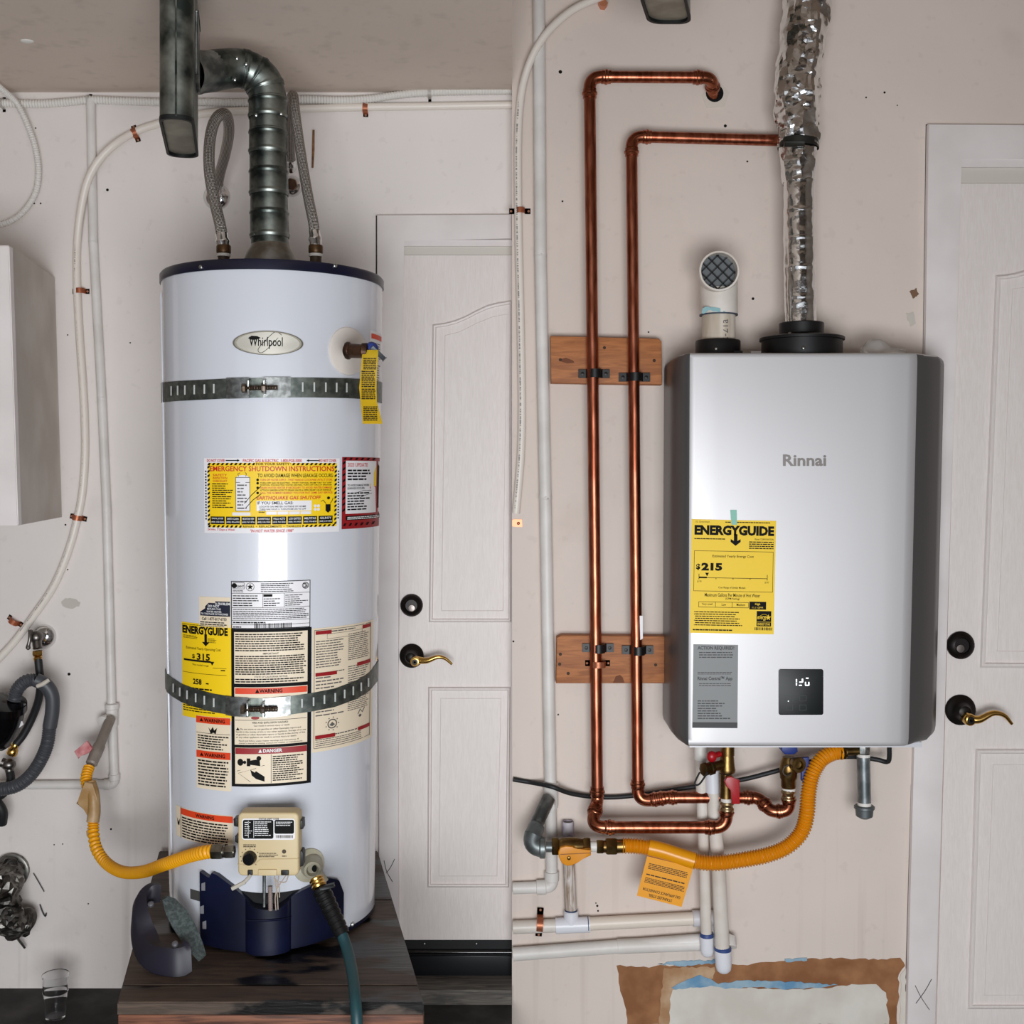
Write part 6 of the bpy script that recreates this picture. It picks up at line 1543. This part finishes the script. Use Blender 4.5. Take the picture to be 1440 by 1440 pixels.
# ---- water valves under the heater
def red_valve():
    t = thing('water_valve', 'brass hot water valve with two red handles under the heater', 'valve', P(1022, 1090, .172))
    mb = MB().cyl(P(1023, 1046, .172), P(1023, 1062, .172), .0165, seg=18).lathe(P(1022.5, 1086, .172), ZUP, [(0, .0185), (.006, .0200), (.012, .0185), (.035, .0165), (.042, .0155)], 20).cyl(P(1021, 1088, .172), P(1021, 1122, .172), .0150, .0150, 18)
    mb.cyl(P(1022, 1074, .172), P(1003, 1078, .19), .012, .011, 16)
    obj('valve_body', mb, BRASS, t)
    mb = MB().lathe(P(1004, 1080, .19), P(985, 1083, .21)-P(1004, 1080, .19), [(0, .010), (.004, .0155), (.012, .0165), (.014, .0135), (.022, .0135), (.024, .016), (.032, .016), (.034, .011)], 8)
    obj('relief_cap', mb, mat('dark_brass2', (96, 80, 48), .38, 1.0), t)
    obj('cap_loop', MB().tube(resample(catmull(PX([(984, 1086, .215), (979, 1096, .22), (977, 1103, .222), (983, 1103, .222), (990, 1094, .222), (995, 1086, .218)]), 6), .003), .0022, 8), BLKR, t)
    obj('handle', MB().sphere(P(1001, 1064, .195), .0125, 1, .8, 1.1, 12).cyl(P(1001, 1064, .19), P(1012, 1060, .175), .007), REDP, t, label='red knob handle')
    obj('handle', MB().prism([(1019, 1099), (1022, 1093.5), (1028, 1092), (1034, 1095), (1040, 1097), (1040.5, 1131), (1029, 1131), (1028.5, 1111), (1022, 1107)], .196, .206, .0015), REDP, t, label='red lever handle')
    obj('thread_tape', MB().cyl(P(1021.5, 1120, .172), P(1021.5, 1127, .172), .0135, seg=16), WHITEP, t)
    obj('press_adapter', MB().lathe(P(1022, 1143, .172), ZUP, [(0, .014), (.006, .0175), (.010, .0175), (.013, .0150), (.018, .0150), (.022, .0175), (.027, .016)], 18), mat('pale_brass', (176, 152, 116), .3, 1.0), t)
    return t
red_valve()
def blue_valve():
    t = thing('water_valve', 'brass cold water valve with blue handles under the heater', 'valve', P(1109, 1080, .172))
    mb = MB().lathe(P(1109, 1108, .172), ZUP, [(0, .0165), (.004, .018), (.02, .018), (.024, .0205), (.045, .022), (.06, .020), (.075, .014)], 20)
    mb.cyl(P(1109, 1078, .172), P(1121, 1074, .20), .0125, .0125, 18); mb.lathe(P(1119, 1074, .198), Vector((.25, -1, .05)), [(0, .0165), (.016, .0185), (.018, .017), (.018, .0105), (.010, .009), (.009, .002)], 22)
    obj('valve_body', mb, BRASS, t)
    obj('cap_loop', MB().tube(resample(catmull(PX([(1113, 1088, .20), (1106, 1091, .205), (1101, 1086, .205), (1103, 1079, .205), (1109, 1076, .205)]), 6), .003), .0024, 8), mat('brown_strap', (62, 50, 34), .6), t)
    obj('handle', MB().prism([(1099, 1047), (1121, 1047), (1122, 1057), (1117, 1061), (1104, 1061), (1099, 1056)], .165, .20, .002), BLUEP, t, label='blue knob under the cover')
    obj('handle', MB().prism([(1127, 1066), (1138, 1065), (1138, 1092), (1131, 1102), (1127, 1098)], .176, .186, .0015), BLUEP, t, label='blue lever handle')
    obj('thread_tape', MB().cyl(P(1109, 1105, .172), P(1109, 1112, .172), .0160, seg=16), WHITEP, t)
    obj('press_adapter', MB().lathe(P(1108.5, 1128, .172), ZUP, [(0, .015), (.006, .0180), (.010, .0180), (.013, .0155), (.018, .0155), (.024, .0185), (.03, .016)], 10), mat('pale_brass', (176, 152, 116), .3, 1.0), t)
    return t
blue_valve()
dp_ = thing('drip_leg', 'grey steel pipe with cap hanging below the heater on the right', 'pipe', P(1215, 1145, .165))
obj('union', MB().lathe(P(1214, 1061, .165), ZUP, [(0, .010), (.004, .016), (.014, .017), (.022, .017)], 8), ZINC, dp_)
obj('pipe', MB().cyl(P(1214, 1060, .165), P(1215.5, 1130, .165), .0158, seg=20), mat('dark_steel_pipe', (150, 156, 158), .38, .75, var=(110, 118, 120), vscale=30), dp_)
obj('thread_tape', MB().cyl(P(1214.2, 1060, .165), P(1214.2, 1064, .165), .0162, seg=18).cyl(P(1215.4, 1128, .165), P(1215.5, 1134, .165), .0164, seg=18), WHITEP, dp_)
obj('cap', MB().lathe(P(1215.5, 1151, .165), ZUP, [(0, .010), (.004, .0165), (.006, .0200), (.022, .0215), (.024, .0245), (.030, .0245), (.032, .0215), (.032, .016)], 12), mat('cast_cap', (110, 116, 118), .5, .7), dp_)

# ---- white drain pipes
va = thing('drain_pipe', 'left of two white plastic drain pipes hanging under the heater', 'pipe', P(990, 1300, .11))
mb = MB().tube(PX([(985, 1047, .13), (986, 1100, .13), (988, 1155, .125), (991, 1240, .115), (993.5, 1320, .11)]), 7.7*M(.12), 18); obj('pipe', mb, PVC, va)
obj('socket', MB().cyl(P(985, 1045, .13), P(985, 1068, .13), .0155, seg=18), WHITEP, va)
obj('end_cap', MB().lathe(P(993.7, 1316, .11), Vector((.03, 0, -1)), [(0, .0165), (.034, .0165), (.044, .0145), (.05, .009), (.052, .002)], 22), PVCB, va)
obj('blue_cement', MB().lathe(P(993.7, 1317, .11), ZUP, [(0, .0168), (.006, .0168), (.009, .015)], 22), mat('blue_cement', (48, 72, 128), .5), va)
vb = thing('drain_pipe', 'right, longer white plastic drain pipe hanging under the heater', 'pipe', P(1015, 1340, .12))
mb = MB().tube(PX([(1001, 1085, .14), (1003, 1110, .14), (1005, 1150, .135), (1011, 1230, .13), (1016, 1340, .12)]), [.0155, .0155, .0158, .0172, .0178], 18); obj('pipe', mb, PVC, vb)
obj('socket', MB().cyl(P(1001.5, 1083, .14), P(1002.5, 1114, .14), .0165, .0172, seg=18), PVCB, vb)
obj('end_cap', MB().lathe(P(1016.5, 1334, .12), Vector((.04, 0, -1)), [(0, .0205), (.040, .0200), (.052, .0175), (.058, .011), (.06, .002)], 22), PVCB, vb)
obj('blue_cement', MB().lathe(P(1016.5, 1336, .12), ZUP, [(0, .0208), (.006, .0208), (.009, .018)], 22), mat('blue_cement', (48, 72, 128), .5), vb)
hp_ = thing('drain_pipe', 'upper white horizontal drain pipe with tee and purple-topped stub', 'pipe', P(850, 1300, .085))
DQ = RW+.022; RQ = 9.0*M(DQ)
obj('pipe', MB().cyl(P(721.3, 1304, DQ), P(785, 1301.5, DQ), RQ, seg=20), PVC, hp_); obj('pipe', MB().cyl(P(822, 1299.5, DQ), P(978, 1291.5, DQ), RQ, seg=20), mat('ivory_pvc', (226, 214, 200), .4), hp_)
tdir = (P(830, 1299.5, DQ)-P(781, 1301.5, DQ)).normalized()
mb = MB().lathe(P(781, 1302, DQ), tdir, [(0, RQ), (.0005, RQ*1.2), (.0855, RQ*1.2), (.086, RQ)], 24).lathe(P(803, 1301, DQ), ZUP, [(0, RQ*1.15), (.034, RQ*1.15), (.036, RQ*1.02)], 22); obj('tee', mb, PVCB, hp_)
obj('blue_ring', MB().lathe(P(826.5, 1299.7, DQ), tdir, [(0, RQ), (0, RQ*1.22), (.002, RQ*1.22), (.002, RQ)], 24).lathe(P(803, 1282, DQ), ZUP, [(0, RQ*.9), (0, RQ*1.03), (.006, RQ*1.0), (.006, RQ*.9)], 22), mat('blue_cement2', (40, 56, 92), .5), hp_)
obj('stub_pipe', MB().cyl(P(803, 1284, DQ), P(798.5, 1178, DQ), RQ*.93, seg=20), OLDPVC, hp_)
obj('stub_end', MB().lathe(P(798.5, 1180, DQ), ZUP, [(0, RQ*.94), (.044, RQ*.94), (.0445, RQ*.8), (.03, RQ*.78), (.03, .001)], 20), PRIMERP, hp_, label='purple primed stub end')
obj('end_socket', MB().lathe(P(974, 1291.8, DQ), tdir, [(0, RQ), (.0005, RQ*1.24), (.05, RQ*1.24), (.056, RQ*.8)], 22).cyl(P(992, 1290, DQ), P(999, 1310, DQ), RQ*1.1, RQ*1.1, 20), mat('grey_pvc', (204, 202, 206), .4), hp_)
lp_ = thing('drain_pipe', 'lower white horizontal drain pipe above the torn drywall patch', 'pipe', P(850, 1335, .085))
obj('pipe', MB().cyl(P(721.3, 1342, DQ), P(1006, 1321, DQ), RQ*1.03, seg=20), PAINTP, lp_)
obj('coupling', MB().lathe(P(868, 1331, DQ), tdir, [(0, RQ), (.0005, RQ*1.12), (.26, RQ*1.12), (.261, RQ)], 20), PAINTP, lp_)
obj('elbow', MB().tube([P(995, 1321.5, DQ), P(1018, 1319, DQ), P(1026, 1322, DQ+.01), P(1026, 1332, DQ+.02)], RQ*1.1, 18), PAINTP, lp_)
clip(759, 1300, 94, RQ, RW+.0075, 'copper clip on the upper horizontal drain pipe at lower left', g2, 20, 4.5)
